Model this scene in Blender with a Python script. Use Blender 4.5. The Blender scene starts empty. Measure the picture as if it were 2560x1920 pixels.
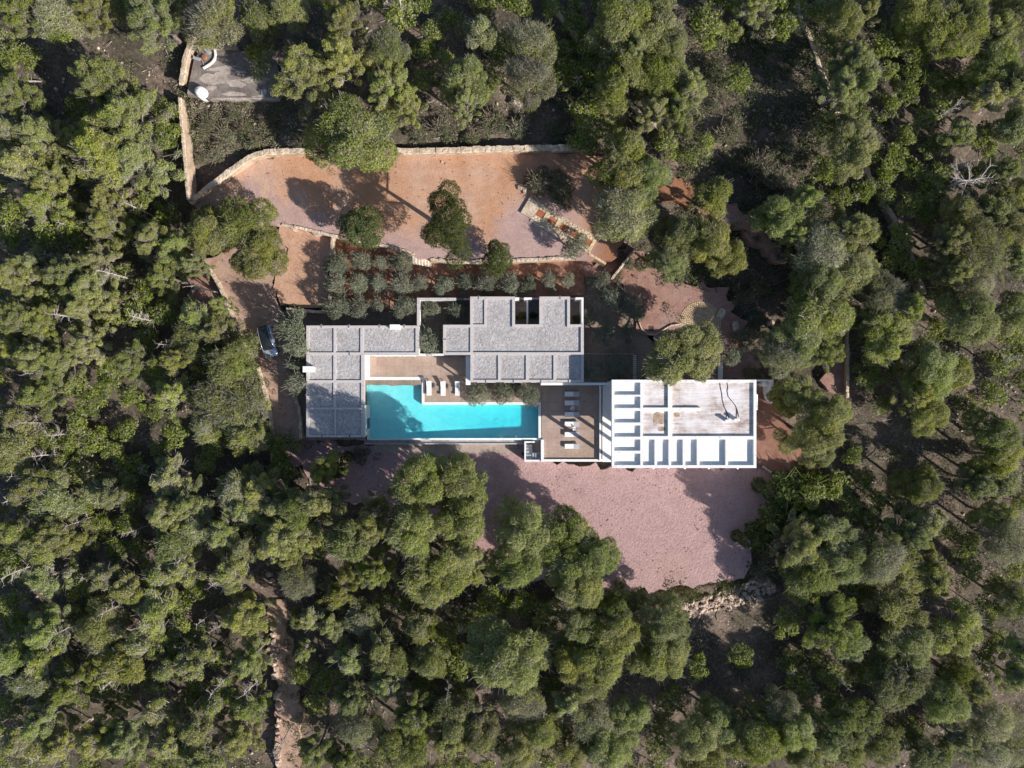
import bpy, bmesh, math, random
import numpy as np
from mathutils import Vector, Matrix

random.seed(7)
rng = np.random.default_rng(11)
SC = bpy.context.scene
COL = SC.collection
RAD = math.radians

# ------------------------------------------------------------------ camera, light, exposure
CAM_H = 95.0            # metres above the pool deck
FPX = 1778.0            # focal length in photo pixels (2560 wide)
cd = bpy.data.cameras.new('camera')
cam = bpy.data.objects.new('camera', cd)
COL.objects.link(cam)
cam.location = (0, 0, CAM_H)
cam.rotation_euler = (0, 0, 0)
cd.sensor_width = 36.0
cd.sensor_fit = 'HORIZONTAL'
cd.lens = 36.0 * FPX / 2560.0
cd.clip_start = 0.5
cd.clip_end = 1500
SC.camera = cam

SUN_ELEV = RAD(28.5)
SX, SY = 0.828, -0.560           # towards the sun, on the ground (east, north)
_n = math.hypot(SX, SY); SX /= _n; SY /= _n
w = bpy.data.worlds.new('World'); SC.world = w; w.use_nodes = True
nt = w.node_tree
bg = nt.nodes['Background']
sky = nt.nodes.new('ShaderNodeTexSky')
sky.sky_type = 'NISHITA'
sky.sun_disc = False
sky.sun_elevation = SUN_ELEV
sky.sun_rotation = math.atan2(SX, SY)
sky.air_density = 1.0; sky.dust_density = 0.6; sky.ozone_density = 1.0
nt.links.new(sky.outputs[0], bg.inputs[0])
bg.inputs[1].default_value = 0.082
sd = bpy.data.lights.new('sun', 'SUN'); sd.energy = 4.6; sd.angle = RAD(0.53); sd.color = (1.0, 0.94, 0.86)
sun = bpy.data.objects.new('sun', sd); COL.objects.link(sun)
ldir = Vector((-SX * math.cos(SUN_ELEV), -SY * math.cos(SUN_ELEV), -math.sin(SUN_ELEV)))
sun.rotation_euler = ldir.to_track_quat('-Z', 'Y').to_euler()
sun.location = (40, -30, 60)
SC.view_settings.view_transform = 'Standard'
SC.view_settings.look = 'None'
SC.view_settings.exposure = 0.70
SC.view_settings.gamma = 1.0
SC.view_settings.use_curve_mapping = False
SC.render.engine = 'CYCLES'
SC.cycles.max_bounces = 6
SC.cycles.transparent_max_bounces = 12
SC.cycles.diffuse_bounces = 3

# ------------------------------------------------------------------ survey helpers
def at(px, py, z=0.0):
    k = (CAM_H - z) / FPX
    return ((px - 1280) * k, (960 - py) * k)
def at3(px, py, z=0.0):
    x, y = at(px, py, z); return (x, y, z)
def poly(pts, z):
    return [at(a, b, z) for a, b in pts]
def rect(x0, y0, x1, y1, z):
    a = at(x0, y1, z); b = at(x1, y0, z)
    return a[0], b[0], a[1], b[1]          # xmin xmax ymin ymax

# ------------------------------------------------------------------ materials
def nodes_of(name):
    m = bpy.data.materials.new(name); m.use_nodes = True
    return m, m.node_tree, m.node_tree.nodes['Principled BSDF']
def N(t, kind, **kw):
    n = t.nodes.new(kind)
    for k, v in kw.items(): setattr(n, k, v)
    return n
def wpos(t):
    return N(t, 'ShaderNodeNewGeometry').outputs['Position']
def noise(t, vec, scale, detail=3.0, rough=0.55, stretch=None):
    if stretch:
        mp = N(t, 'ShaderNodeMapping'); mp.inputs['Scale'].default_value = stretch
        t.links.new(vec, mp.inputs['Vector']); vec = mp.outputs[0]
    n = N(t, 'ShaderNodeTexNoise')
    n.inputs['Scale'].default_value = scale; n.inputs['Detail'].default_value = detail
    n.inputs['Roughness'].default_value = rough
    t.links.new(vec, n.inputs['Vector'])
    return n.outputs['Fac']
def ramp(t, fac, stops):
    r = N(t, 'ShaderNodeValToRGB')
    els = r.color_ramp.elements
    while len(els) < len(stops): els.new(0.5)
    for e, (p, c) in zip(els, stops):
        e.position = p; e.color = (c[0], c[1], c[2], 1) if not isinstance(c, (int, float)) else (c, c, c, 1)
    t.links.new(fac, r.inputs[0])
    return r.outputs[0]
def mix(t, fac, a, b, mode='MIX'):
    m = N(t, 'ShaderNodeMix', data_type='RGBA', blend_type=mode)
    for sock, v in ((m.inputs[0], fac), (m.inputs[6], a), (m.inputs[7], b)):
        if isinstance(v, (int, float)): sock.default_value = v
        elif isinstance(v, tuple): sock.default_value = (v[0], v[1], v[2], 1)
        else: t.links.new(v, sock)
    return m.outputs[2]
def bump(t, h, strength, dist, bsdf):
    b = N(t, 'ShaderNodeBump'); b.inputs['Strength'].default_value = strength; b.inputs['Distance'].default_value = dist
    t.links.new(h, b.inputs['Height']); t.links.new(b.outputs[0], bsdf.inputs['Normal'])
def plain(name, c, rough=0.6, metal=0.0, var=0.12, scale=6.0):
    m, t, b = nodes_of(name)
    f = noise(t, wpos(t), scale, 4)
    col = ramp(t, f, [(0.3, tuple(x * (1 - var) for x in c)), (0.7, tuple(min(1, x * (1 + var)) for x in c))])
    t.links.new(col, b.inputs['Base Color'])
    b.inputs['Roughness'].default_value = rough; b.inputs['Metallic'].default_value = metal
    return m
def ground_mat(name, c1, c2, big=0.12, c3=None, fine=5.0, fine_amt=0.35, bumpd=0.06, spots=None, coarse=1.3):
    """soil / gravel: large patches of two or three colours, fine grain and relief"""
    m, t, b = nodes_of(name)
    p = wpos(t)
    f = noise(t, p, big, 5, 0.6)
    stops = [(0.36, c1), (0.62, c2)]
    if c3: stops = [(0.30, c1), (0.5, c2), (0.68, c3)]
    col = ramp(t, f, stops)
    md = noise(t, p, coarse, 4, 0.6)
    col = mix(t, 0.35, col, ramp(t, md, [(0.3, 0.62), (0.7, 1.35)]), 'MULTIPLY')
    fn = noise(t, p, fine, 3, 0.7)
    g = ramp(t, fn, [(0.28, 1 - fine_amt), (0.72, 1 + fine_amt)])
    col = mix(t, 1.0, col, g, 'MULTIPLY')
    if spots:
        v = N(t, 'ShaderNodeTexVoronoi'); v.inputs['Scale'].default_value = spots[1]; t.links.new(p, v.inputs['Vector'])
        sp = ramp(t, v.outputs['Distance'], [(spots[2], 1.0), (spots[2] + 0.06, 0.0)])
        sel = ramp(t, noise(t, p, 0.5, 2), [(0.5, 0.0), (0.62, 1.0)])
        k = mix(t, 1.0, sp, sel, 'MULTIPLY')
        col = mix(t, k, col, spots[0])
    t.links.new(col, b.inputs['Base Color'])
    b.inputs['Roughness'].default_value = 0.92
    b.inputs['Specular IOR Level'].default_value = 0.15
    bump(t, fn, 0.8, bumpd, b)
    return m
def stucco(name, c, stain=None, amt=0.5, scale=1.4, rough=0.75):
    m, t, b = nodes_of(name)
    p = wpos(t)
    f = noise(t, p, 3.0, 5, 0.7)
    col = ramp(t, f, [(0.3, tuple(x * 0.9 for x in c)), (0.7, c)])
    if stain:
        s = noise(t, p, scale, 8, 0.75)
        k = ramp(t, s, [(0.54, 0.0), (0.68, amt)])
        col = mix(t, k, col, stain)
    t.links.new(col, b.inputs['Base Color']); b.inputs['Roughness'].default_value = rough
    b.inputs['Specular IOR Level'].default_value = 0.2
    bump(t, f, 0.3, 0.02, b)
    return m

M = {}
M['white'] = stucco('white_render', (0.78, 0.775, 0.77), (0.36, 0.28, 0.23), 0.55, 1.6)
M['white_clean'] = stucco('white_paint', (0.82, 0.82, 0.81))
M['parapet'] = stucco('weathered_parapet', (0.53, 0.495, 0.485), (0.25, 0.17, 0.135), 0.75, 2.2)
M['wall_pale'] = stucco('pale_render_wall', (0.66, 0.63, 0.60), (0.40, 0.33, 0.28), 0.4, 0.9)
M['coping'] = stucco('pool_coping', (0.78, 0.77, 0.74), (0.5, 0.46, 0.4), 0.25, 2.0)

def gravel_roof():
    m, t, b = nodes_of('roof_gravel')
    p = wpos(t)
    v = N(t, 'ShaderNodeTexVoronoi'); v.inputs['Scale'].default_value = 5.2; t.links.new(p, v.inputs['Vector'])
    f1 = noise(t, p, 3.6, 3, 0.75)
    f2 = noise(t, p, 0.35, 3)
    col = ramp(t, f1, [(0.25, (0.30, 0.285, 0.285)), (0.5, (0.41, 0.39, 0.39)), (0.78, (0.52, 0.50, 0.50))])
    col = mix(t, 0.5, col, ramp(t, v.outputs['Color'], [(0.1, 0.7), (0.9, 1.3)]), 'MULTIPLY')
    col = mix(t, 0.6, col, ramp(t, f2, [(0.3, (0.78, 0.77, 0.77)), (0.5, (1.0, 0.98, 0.98)), (0.7, (1.12, 1.09, 1.07))]), 'MULTIPLY')
    dr = noise(t, p, 0.55, 7, 0.7)
    col = mix(t, ramp(t, dr, [(0.56, 0.0), (0.72, 0.6)]), col, (0.30, 0.25, 0.22))
    t.links.new(col, b.inputs['Base Color']); b.inputs['Roughness'].default_value = 0.95
    b.inputs['Specular IOR Level'].default_value = 0.1
    bump(t, f1, 1.0, 0.12, b)
    return m
M['gravel_roof'] = gravel_roof()

def deck_floor(name, c1, c2, seam=1.2):
    """cast concrete: cloudy with board seams"""
    m, t, b = nodes_of(name)
    p = wpos(t)
    f = noise(t, p, 0.45, 6, 0.62)
    col = ramp(t, f, [(0.3, c1), (0.68, c2)])
    f2 = noise(t, p, 2.6, 5, 0.7)
    col = mix(t, 0.55, col, ramp(t, f2, [(0.28, 0.66), (0.7, 1.2)]), 'MULTIPLY')
    bt = N(t, 'ShaderNodeTexBrick'); bt.offset = 0.0
    bt.inputs['Scale'].default_value = 1.0; bt.inputs['Brick Width'].default_value = seam; bt.inputs['Row Height'].default_value = seam
    bt.inputs['Mortar Size'].default_value = 0.022; bt.inputs['Mortar Smooth'].default_value = 0.3
    bt.inputs['Color1'].default_value = (1, 1, 1, 1); bt.inputs['Color2'].default_value = (0.88, 0.88, 0.87, 1)
    bt.inputs['Mortar'].default_value = (0.55, 0.51, 0.49, 1)
    t.links.new(p, bt.inputs['Vector'])
    col = mix(t, 0.7, col, bt.outputs['Color'], 'MULTIPLY')
    t.links.new(col, b.inputs['Base Color']); b.inputs['Roughness'].default_value = 0.85
    b.inputs['Specular IOR Level'].default_value = 0.2
    bump(t, f2, 0.3, 0.02, b)
    return m
M['terrace'] = deck_floor('terrace_concrete', (0.36, 0.26, 0.205), (0.46, 0.35, 0.29))
M['strip'] = deck_floor('strip_concrete', (0.34, 0.27, 0.23), (0.44, 0.36, 0.31), 2.6)
M['trough'] = plain('grey_concrete', (0.33, 0.33, 0.36), 0.8, 0, 0.2, 2.0)

def villa_deck():
    """villa roof deck: boards running east-west under worn white paint, brown water marks"""
    m, t, b = nodes_of('worn_roof_boards')
    p = wpos(t)
    s = noise(t, p, 1.0, 8, 0.72, (0.5, 5.0, 1))
    s2 = noise(t, p, 0.5, 5, 0.65)
    k = mix(t, 0.6, s, s2)
    col = ramp(t, k, [(0.36, (0.30, 0.22, 0.19)), (0.46, (0.56, 0.50, 0.48)), (0.58, (0.74, 0.71, 0.72))])
    wv = N(t, 'ShaderNodeTexBrick'); wv.offset = 0.37
    wv.inputs['Scale'].default_value = 1.0; wv.inputs['Brick Width'].default_value = 2.6; wv.inputs['Row Height'].default_value = 0.62
    wv.inputs['Mortar Size'].default_value = 0.02; wv.inputs['Mortar Smooth'].default_value = 0.4
    wv.inputs['Color1'].default_value = (1, 1, 1, 1); wv.inputs['Color2'].default_value = (0.9, 0.88, 0.88, 1)
    wv.inputs['Mortar'].default_value = (0.74, 0.69, 0.68, 1)
    t.links.new(p, wv.inputs['Vector'])
    col = mix(t, 0.8, col, wv.outputs['Color'], 'MULTIPLY')
    t.links.new(col, b.inputs['Base Color']); b.inputs['Roughness'].default_value = 0.8
    b.inputs['Specular IOR Level'].default_value = 0.2
    return m
M['villa_deck'] = villa_deck()
M['stain'] = ground_mat('water_mark', (0.27, 0.18, 0.12), (0.48, 0.38, 0.30), 1.2, None, 4.0, 0.2, 0.005)

def math2(t, op, x, y=None, z=None):
    n = N(t, 'ShaderNodeMath', operation=op)
    for i, v in enumerate((x, y, z)):
        if v is None: continue
        if isinstance(v, (int, float)): n.inputs[i].default_value = v
        else: t.links.new(v, n.inputs[i])
    return n.outputs[0]
def smooth(t, v, lo, hi):
    n = N(t, 'ShaderNodeMapRange', interpolation_type='SMOOTHSTEP'); n.inputs[1].default_value = lo; n.inputs[2].default_value = hi
    t.links.new(v, n.inputs[0]); return n.outputs[0]
def terrace_earth():
    """ochre earth; pink gravel has been spread over the south-east and along the southern edge, redder soil to the east"""
    m, t, b = nodes_of('ochre_earth')
    p = wpos(t); sp = N(t, 'ShaderNodeSeparateXYZ'); t.links.new(p, sp.inputs[0]); x, y = sp.outputs[0], sp.outputs[1]
    f = noise(t, p, 0.13, 5, 0.6); f2 = noise(t, p, 0.55, 5, 0.65); fn = noise(t, p, 4.0, 3, 0.7)
    col = ramp(t, f, [(0.30, (0.40, 0.20, 0.10)), (0.48, (0.47, 0.265, 0.165)), (0.66, (0.50, 0.335, 0.255))])
    wob = math2(t, 'MULTIPLY', math2(t, 'SUBTRACT', f2, 0.5), 5.0)
    edge = math2(t, 'ADD', 16.3, math2(t, 'MULTIPLY', 0.0067, math2(t, 'POWER', math2(t, 'ADD', x, 2.0), 2.0)))
    band = smooth(t, math2(t, 'ADD', math2(t, 'SUBTRACT', y, edge), wob), 4.2, 0.8)
    dx = math2(t, 'DIVIDE', math2(t, 'SUBTRACT', x, 3.6), 6.4); dy = math2(t, 'DIVIDE', math2(t, 'SUBTRACT', y, 19.8), 5.2)
    rr = math2(t, 'SQRT', math2(t, 'ADD', math2(t, 'MULTIPLY', dx, dx), math2(t, 'MULTIPLY', dy, dy)))
    blob = smooth(t, math2(t, 'ADD', rr, math2(t, 'MULTIPLY', wob, 0.12)), 1.15, 0.65)
    k = math2(t, 'MINIMUM', math2(t, 'MULTIPLY', math2(t, 'MAXIMUM', band, blob), 0.9), 1.0)
    col = mix(t, k, col, (0.41, 0.285, 0.265))
    col = mix(t, smooth(t, math2(t, 'ADD', x, wob), 8.0, 13.0), col, (0.30, 0.145, 0.085))
    col = mix(t, 0.45, col, ramp(t, f2, [(0.3, 0.72), (0.68, 1.2)]), 'MULTIPLY')
    # faint curved rake and wheel marks
    wv = N(t, 'ShaderNodeTexWave', wave_type='RINGS', rings_direction='Z'); wv.inputs['Scale'].default_value = 0.32; wv.inputs['Distortion'].default_value = 5.0; wv.inputs['Detail'].default_value = 3; wv.inputs['Detail Scale'].default_value = 0.6
    mp = N(t, 'ShaderNodeMapping'); mp.inputs['Location'].default_value = (9.0, -36.0, 0); t.links.new(p, mp.inputs[0]); t.links.new(mp.outputs[0], wv.inputs['Vector'])
    col = mix(t, 0.09, col, ramp(t, wv.outputs['Fac'], [(0.25, 0.75), (0.6, 1.1)]), 'MULTIPLY')
    col = mix(t, 1.0, col, ramp(t, fn, [(0.28, 0.84), (0.72, 1.16)]), 'MULTIPLY')
    t.links.new(col, b.inputs['Base Color']); b.inputs['Roughness'].default_value = 0.92; b.inputs['Specular IOR Level'].default_value = 0.15
    bump(t, fn, 0.8, 0.06, b)
    return m
M['orange'] = terrace_earth()
def court_gravel():
    """raked pink gravel, turning circles worn into it, needles blown along the edges"""
    m, t, b = nodes_of('pink_gravel_court')
    p = wpos(t); sp = N(t, 'ShaderNodeSeparateXYZ'); t.links.new(p, sp.inputs[0]); x, y = sp.outputs[0], sp.outputs[1]
    f = noise(t, p, 0.10, 5, 0.6); f2 = noise(t, p, 0.6, 6, 0.65); fn = noise(t, p, 3.6, 4, 0.75)
    col = ramp(t, f, [(0.30, (0.39, 0.25, 0.235)), (0.5, (0.435, 0.288, 0.28)), (0.68, (0.42, 0.275, 0.245))])
    col = mix(t, 0.5, col, ramp(t, f2, [(0.28, 0.70), (0.5, 1.0), (0.70, 1.14)]), 'MULTIPLY')
    dx = math2(t, 'SUBTRACT', x, 19.0); dy = math2(t, 'SUBTRACT', y, -16.0)
    rr = math2(t, 'SQRT', math2(t, 'ADD', math2(t, 'MULTIPLY', dx, dx), math2(t, 'MULTIPLY', dy, dy)))
    rr = math2(t, 'ADD', rr, math2(t, 'MULTIPLY', math2(t, 'SUBTRACT', f2, 0.5), 0.5))
    cv = N(t, 'ShaderNodeCombineXYZ'); t.links.new(math2(t, 'MULTIPLY', rr, 2.3), cv.inputs[0]); t.links.new(math2(t, 'MULTIPLY', math2(t, 'ARCTAN2', dy, dx), 0.9), cv.inputs[1])
    rut = smooth(t, noise(t, cv.outputs[0], 1.0, 2, 0.5), 0.55, 0.66)
    zone = math2(t, 'MULTIPLY', smooth(t, rr, 2.8, 4.0), math2(t, 'MULTIPLY', smooth(t, rr, 9.5, 7.0), smooth(t, math2(t, 'MULTIPLY', math2(t, 'ADD', dy, math2(t, 'MULTIPLY', dx, -0.3)), -1.0), 0.5, 4.0)))
    rut = math2(t, 'MULTIPLY', rut, math2(t, 'MULTIPLY', zone, smooth(t, f2, 0.36, 0.56)))
    col = mix(t, math2(t, 'MULTIPLY', rut, 0.45), col, (0.27, 0.165, 0.15))
    lit = N(t, 'ShaderNodeTexVoronoi'); lit.inputs['Scale'].default_value = 1.1; t.links.new(p, lit.inputs['Vector'])
    sc_ = math2(t, 'MULTIPLY', ramp(t, lit.outputs['Distance'], [(0.06, 1.0), (0.12, 0.0)]), smooth(t, noise(t, p, 0.35, 3), 0.5, 0.6))
    col = mix(t, math2(t, 'MULTIPLY', sc_, 0.55), col, (0.16, 0.10, 0.08))
    col = mix(t, 1.0, col, ramp(t, fn, [(0.28, 0.78), (0.72, 1.2)]), 'MULTIPLY')
    t.links.new(col, b.inputs['Base Color']); b.inputs['Roughness'].default_value = 0.95; b.inputs['Specular IOR Level'].default_value = 0.1
    bump(t, fn, 1.0, 0.12, b)
    return m
M['court'] = court_gravel()
M['ochre'] = ground_mat('tan_earth', (0.46, 0.275, 0.18), (0.49, 0.315, 0.23), 0.2, None, 4.0, 0.2, 0.05)
M['drive'] = ground_mat('drive_gravel', (0.36, 0.235, 0.175), (0.41, 0.285, 0.225), 0.2, None, 4.0, 0.2, 0.06)
M['redsoil'] = ground_mat('red_soil', (0.20, 0.10, 0.065), (0.32, 0.165, 0.105), 0.35, (0.28, 0.165, 0.12), 3.0, 0.3, 0.1)
M['redsoil2'] = ground_mat('bare_red_soil', (0.30, 0.105, 0.05), (0.40, 0.16, 0.085), 0.6, None, 5.0, 0.2, 0.04)
M['reddrive'] = ground_mat('red_drive', (0.27, 0.145, 0.11), (0.32, 0.19, 0.155), 0.16, (0.33, 0.25, 0.22), 4.0, 0.2, 0.06)
M['yard'] = ground_mat('yard_earth', (0.22, 0.165, 0.13), (0.30, 0.235, 0.19), 0.3, None, 4.0, 0.25, 0.06)
M['track'] = ground_mat('track_earth', (0.36, 0.235, 0.165), (0.42, 0.29, 0.22), 0.3, None, 3.0, 0.25, 0.06)
M['ground'] = ground_mat('forest_floor', (0.06, 0.054, 0.038), (0.105, 0.086, 0.064), 0.16, (0.20, 0.15, 0.12), 2.6, 0.4, 0.15, ((0.5, 0.42, 0.36), 2.2, 0.16))
M['tilepath'] = ground_mat('terracotta', (0.22, 0.11, 0.08), (0.28, 0.15, 0.11), 0.5, None, 5.0, 0.12, 0.01)
M['slab'] = ground_mat('old_slab', (0.14, 0.115, 0.105), (0.20, 0.17, 0.155), 0.5, (0.28, 0.24, 0.215), 3.0, 0.2, 0.03)
M['screed'] = ground_mat('pale_screed', (0.30, 0.255, 0.225), (0.42, 0.36, 0.32), 0.8, None, 4.0, 0.25, 0.02)
M['stone'] = ground_mat('limestone', (0.46, 0.36, 0.265), (0.60, 0.49, 0.38), 0.8, None, 4.0, 0.3, 0.08)
M['stone_core'] = ground_mat('wall_mortar', (0.34, 0.25, 0.18), (0.48, 0.37, 0.27), 0.8, None, 5.0, 0.25, 0.05)
M['rock'] = ground_mat('pale_rock', (0.40, 0.30, 0.24), (0.54, 0.43, 0.355), 1.1, None, 4.0, 0.3, 0.08)
M['cobble'] = ground_mat('golden_cobble', (0.50, 0.37, 0.20), (0.66, 0.53, 0.36), 1.5, None, 6.0, 0.25, 0.04)
M['dark'] = plain('dark_void', (0.03, 0.03, 0.035), 0.7)
M['iron'] = plain('rusty_iron', (0.22, 0.10, 0.06), 0.7, 0.2, 0.3)
M['terracotta'] = plain('terracotta_red', (0.27, 0.12, 0.075), 0.7, 0, 0.25)
M['steel'] = plain('steel', (0.6, 0.6, 0.62), 0.3, 1.0, 0.05)
M['cable'] = plain('black_cable', (0.035, 0.03, 0.03), 0.6)
M['plastic_white'] = plain('white_plastic', (0.82, 0.82, 0.82), 0.4, 0, 0.03)
M['sling'] = plain('grey_sling_fabric', (0.46, 0.47, 0.50), 0.8, 0, 0.1, 14)
M['cushion'] = plain('white_cushion', (0.80, 0.79, 0.78), 0.85, 0, 0.04, 4)
M['wood'] = plain('bleached_wood', (0.36, 0.30, 0.26), 0.8, 0, 0.25, 8)
M['sheet'] = plain('galvanised_sheet', (0.42, 0.45, 0.50), 0.35, 0.6, 0.2, 3)
M['litter'] = plain('pine_litter', (0.12, 0.075, 0.05), 0.9, 0, 0.4, 3)
M['bag'] = plain('blue_white_bag', (0.50, 0.55, 0.72), 0.5, 0, 0.35, 5)
def bark():
    m, t, b = nodes_of('pine_bark')
    p = wpos(t)
    f = noise(t, p, 2.2, 5, 0.7, (1, 1, 0.3))
    t.links.new(ramp(t, f, [(0.3, (0.10, 0.075, 0.06)), (0.7, (0.30, 0.25, 0.22))]), b.inputs['Base Color'])
    b.inputs['Roughness'].default_value = 0.9
    return m
M['bark'] = bark()
M['deadwood'] = plain('grey_dead_wood', (0.40, 0.35, 0.32), 0.9, 0, 0.3, 3)

def foliage(name, ramps, trans=0.32, hue_var=0.10, rough=0.55):
    """needle / leaf clumps: colour from the clump's own tone, varied from tree to tree"""
    m = bpy.data.materials.new(name); m.use_nodes = True
    t = m.node_tree
    for n in list(t.nodes): t.nodes.remove(n)
    out = N(t, 'ShaderNodeOutputMaterial')
    a = N(t, 'ShaderNodeAttribute'); a.attribute_name = 'tone'
    col = ramp(t, a.outputs['Fac'], ramps)
    oi = N(t, 'ShaderNodeObjectInfo')
    hs = N(t, 'ShaderNodeHueSaturation')
    mr = N(t, 'ShaderNodeMapRange'); mr.inputs[3].default_value = 0.5 - 0.02; mr.inputs[4].default_value = 0.5 + 0.016
    t.links.new(oi.outputs['Random'], mr.inputs[0]); t.links.new(mr.outputs[0], hs.inputs['Hue'])
    mu = N(t, 'ShaderNodeMath', operation='MULTIPLY'); mu.inputs[1].default_value = 7.31
    t.links.new(oi.outputs['Random'], mu.inputs[0])
    fr = N(t, 'ShaderNodeMath', operation='FRACT'); t.links.new(mu.outputs[0], fr.inputs[0])
    mv = N(t, 'ShaderNodeMapRange'); mv.inputs[3].default_value = 1 - hue_var * 2; mv.inputs[4].default_value = 1 + hue_var * 2
    t.links.new(fr.outputs[0], mv.inputs[0]); t.links.new(mv.outputs[0], hs.inputs['Value'])
    mu2 = N(t, 'ShaderNodeMath', operation='MULTIPLY'); mu2.inputs[1].default_value = 23.7
    t.links.new(oi.outputs['Random'], mu2.inputs[0])
    fr2 = N(t, 'ShaderNodeMath', operation='FRACT'); t.links.new(mu2.outputs[0], fr2.inputs[0])
    ms = N(t, 'ShaderNodeMapRange'); ms.inputs[3].default_value = 0.86; ms.inputs[4].default_value = 1.10
    t.links.new(fr2.outputs[0], ms.inputs[0]); t.links.new(ms.outputs[0], hs.inputs['Saturation'])
    t.links.new(col, hs.inputs['Color'])
    d = N(t, 'ShaderNodeBsdfDiffuse'); tr = N(t, 'ShaderNodeBsdfTranslucent'); mx = N(t, 'ShaderNodeMixShader')
    mx.inputs[0].default_value = trans
    t.links.new(hs.outputs[0], d.inputs[0]); t.links.new(hs.outputs[0], tr.inputs[0])
    t.links.new(d.outputs[0], mx.inputs[1]); t.links.new(tr.outputs[0], mx.inputs[2])
    t.links.new(mx.outputs[0], out.inputs[0])
    return m
M['pine'] = foliage('pine_needles', [(0.0, (0.095, 0.122, 0.038)), (0.35, (0.235, 0.27, 0.075)), (0.68, (0.40, 0.42, 0.115)), (0.74, (0.31, 0.29, 0.215)), (1.0, (0.46, 0.425, 0.38))], 0.42)
M['olive'] = foliage('olive_leaves', [(0.0, (0.10, 0.115, 0.075)), (0.5, (0.21, 0.225, 0.155)), (1.0, (0.34, 0.35, 0.27))], 0.25)
M['ever'] = foliage('evergreen_leaves', [(0.0, (0.045, 0.068, 0.02)), (0.5, (0.12, 0.15, 0.045)), (1.0, (0.20, 0.22, 0.075))], 0.30)
M['shrub'] = foliage('scrub_leaves', [(0.0, (0.06, 0.08, 0.036)), (0.35, (0.13, 0.155, 0.075)), (0.6, (0.19, 0.195, 0.115)), (0.8, (0.25, 0.20, 0.145)), (1.0, (0.36, 0.30, 0.245))], 0.25)

# ------------------------------------------------------------------ mesh helpers
class MB:
    def __init__(s): s.v = []; s.f = []
    def add(s, vs, fs):
        o = len(s.v); s.v += [tuple(p) for p in vs]; s.f += [tuple(i + o for i in f) for f in fs]; return s
    def box(s, x0, x1, y0, y1, z0, z1):
        return s.add([(x0, y0, z0), (x1, y0, z0), (x1, y1, z0), (x0, y1, z0), (x0, y0, z1), (x1, y0, z1), (x1, y1, z1), (x0, y1, z1)],
                     [(3, 2, 1, 0), (4, 5, 6, 7), (0, 1, 5, 4), (1, 2, 6, 5), (2, 3, 7, 6), (3, 0, 4, 7)])
    def pbox(s, x0, y0, x1, y1, zref, z0, z1):
        a = rect(x0, y0, x1, y1, zref); return s.box(a[0], a[1], a[2], a[3], z0, z1)
    def obox(s, c, d, l, wd, z0, z1):
        """box centred at c=(x,y) with length l along unit d and width wd"""
        dx, dy = d[0] * l / 2, d[1] * l / 2; nx, ny = -d[1] * wd / 2, d[0] * wd / 2
        q = [(c[0] - dx - nx, c[1] - dy - ny), (c[0] + dx - nx, c[1] + dy - ny), (c[0] + dx + nx, c[1] + dy + ny), (c[0] - dx + nx, c[1] - dy + ny)]
        return s.add([(p[0], p[1], z0) for p in q] + [(p[0], p[1], z1) for p in q],
                     [(3, 2, 1, 0), (4, 5, 6, 7), (0, 1, 5, 4), (1, 2, 6, 5), (2, 3, 7, 6), (3, 0, 4, 7)])
    def prism(s, pts, z0, z1):
        a = sum(pts[i][0] * pts[(i + 1) % len(pts)][1] - pts[(i + 1) % len(pts)][0] * pts[i][1] for i in range(len(pts)))
        if a < 0: pts = pts[::-1]
        n = len(pts)
        return s.add([(p[0], p[1], z0) for p in pts] + [(p[0], p[1], z1) for p in pts],
                     [tuple(range(n - 1, -1, -1)), tuple(range(n, 2 * n))] + [(i, (i + 1) % n, n + (i + 1) % n, n + i) for i in range(n)])
    def tube(s, pts, rads, n=6, cap=True):
        pts = [Vector(p) for p in pts]
        if isinstance(rads, (int, float)): rads = [rads] * len(pts)
        o = len(s.v); up = Vector((0.31, 0.17, 0.93))
        for i, p in enumerate(pts):
            d = (pts[min(i + 1, len(pts) - 1)] - pts[max(i - 1, 0)]).normalized()
            a = d.cross(up)
            if a.length < 0.1: a = d.cross(Vector((1, 0, 0)))
            a.normalize(); b = d.cross(a)
            for k in range(n):
                th = 2 * math.pi * k / n
                s.v.append(tuple(p + (a * math.cos(th) + b * math.sin(th)) * rads[i]))
        for i in range(len(pts) - 1):
            for k in range(n):
                k2 = (k + 1) % n
                s.f.append((o + i * n + k, o + i * n + k2, o + (i + 1) * n + k2, o + (i + 1) * n + k))
        if cap:
            s.f.append(tuple(o + k for k in range(n - 1, -1, -1)))
            s.f.append(tuple(o + (len(pts) - 1) * n + k for k in range(n)))
        return s
    def lathe(s, prof, n=20, c=(0, 0)):
        o = len(s.v)
        for r, z in prof:
            for k in range(n):
                th = 2 * math.pi * k / n
                s.v.append((c[0] + r * math.cos(th), c[1] + r * math.sin(th), z))
        for i in range(len(prof) - 1):
            for k in range(n):
                k2 = (k + 1) % n
                s.f.append((o + i * n + k, o + i * n + k2, o + (i + 1) * n + k2, o + (i + 1) * n + k))
        s.f.append(tuple(o + k for k in range(n - 1, -1, -1)))
        s.f.append(tuple(o + (len(prof) - 1) * n + k for k in range(n)))
        return s
    def build(s, name, mat, parent=None, smooth=False, loc=None):
        off = Vector((0, 0, 0))
        if parent is not None and not loc:
            q = parent
            while q is not None: off += q.location; q = q.parent
        me = bpy.data.meshes.new(name)
        me.from_pydata([(p[0] - off.x, p[1] - off.y, p[2] - off.z) for p in s.v], [], s.f)
        me.materials.append(mat)
        if smooth: me.polygons.foreach_set('use_smooth', [True] * len(me.polygons))
        me.update()
        return link(name, me, parent, loc)
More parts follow.
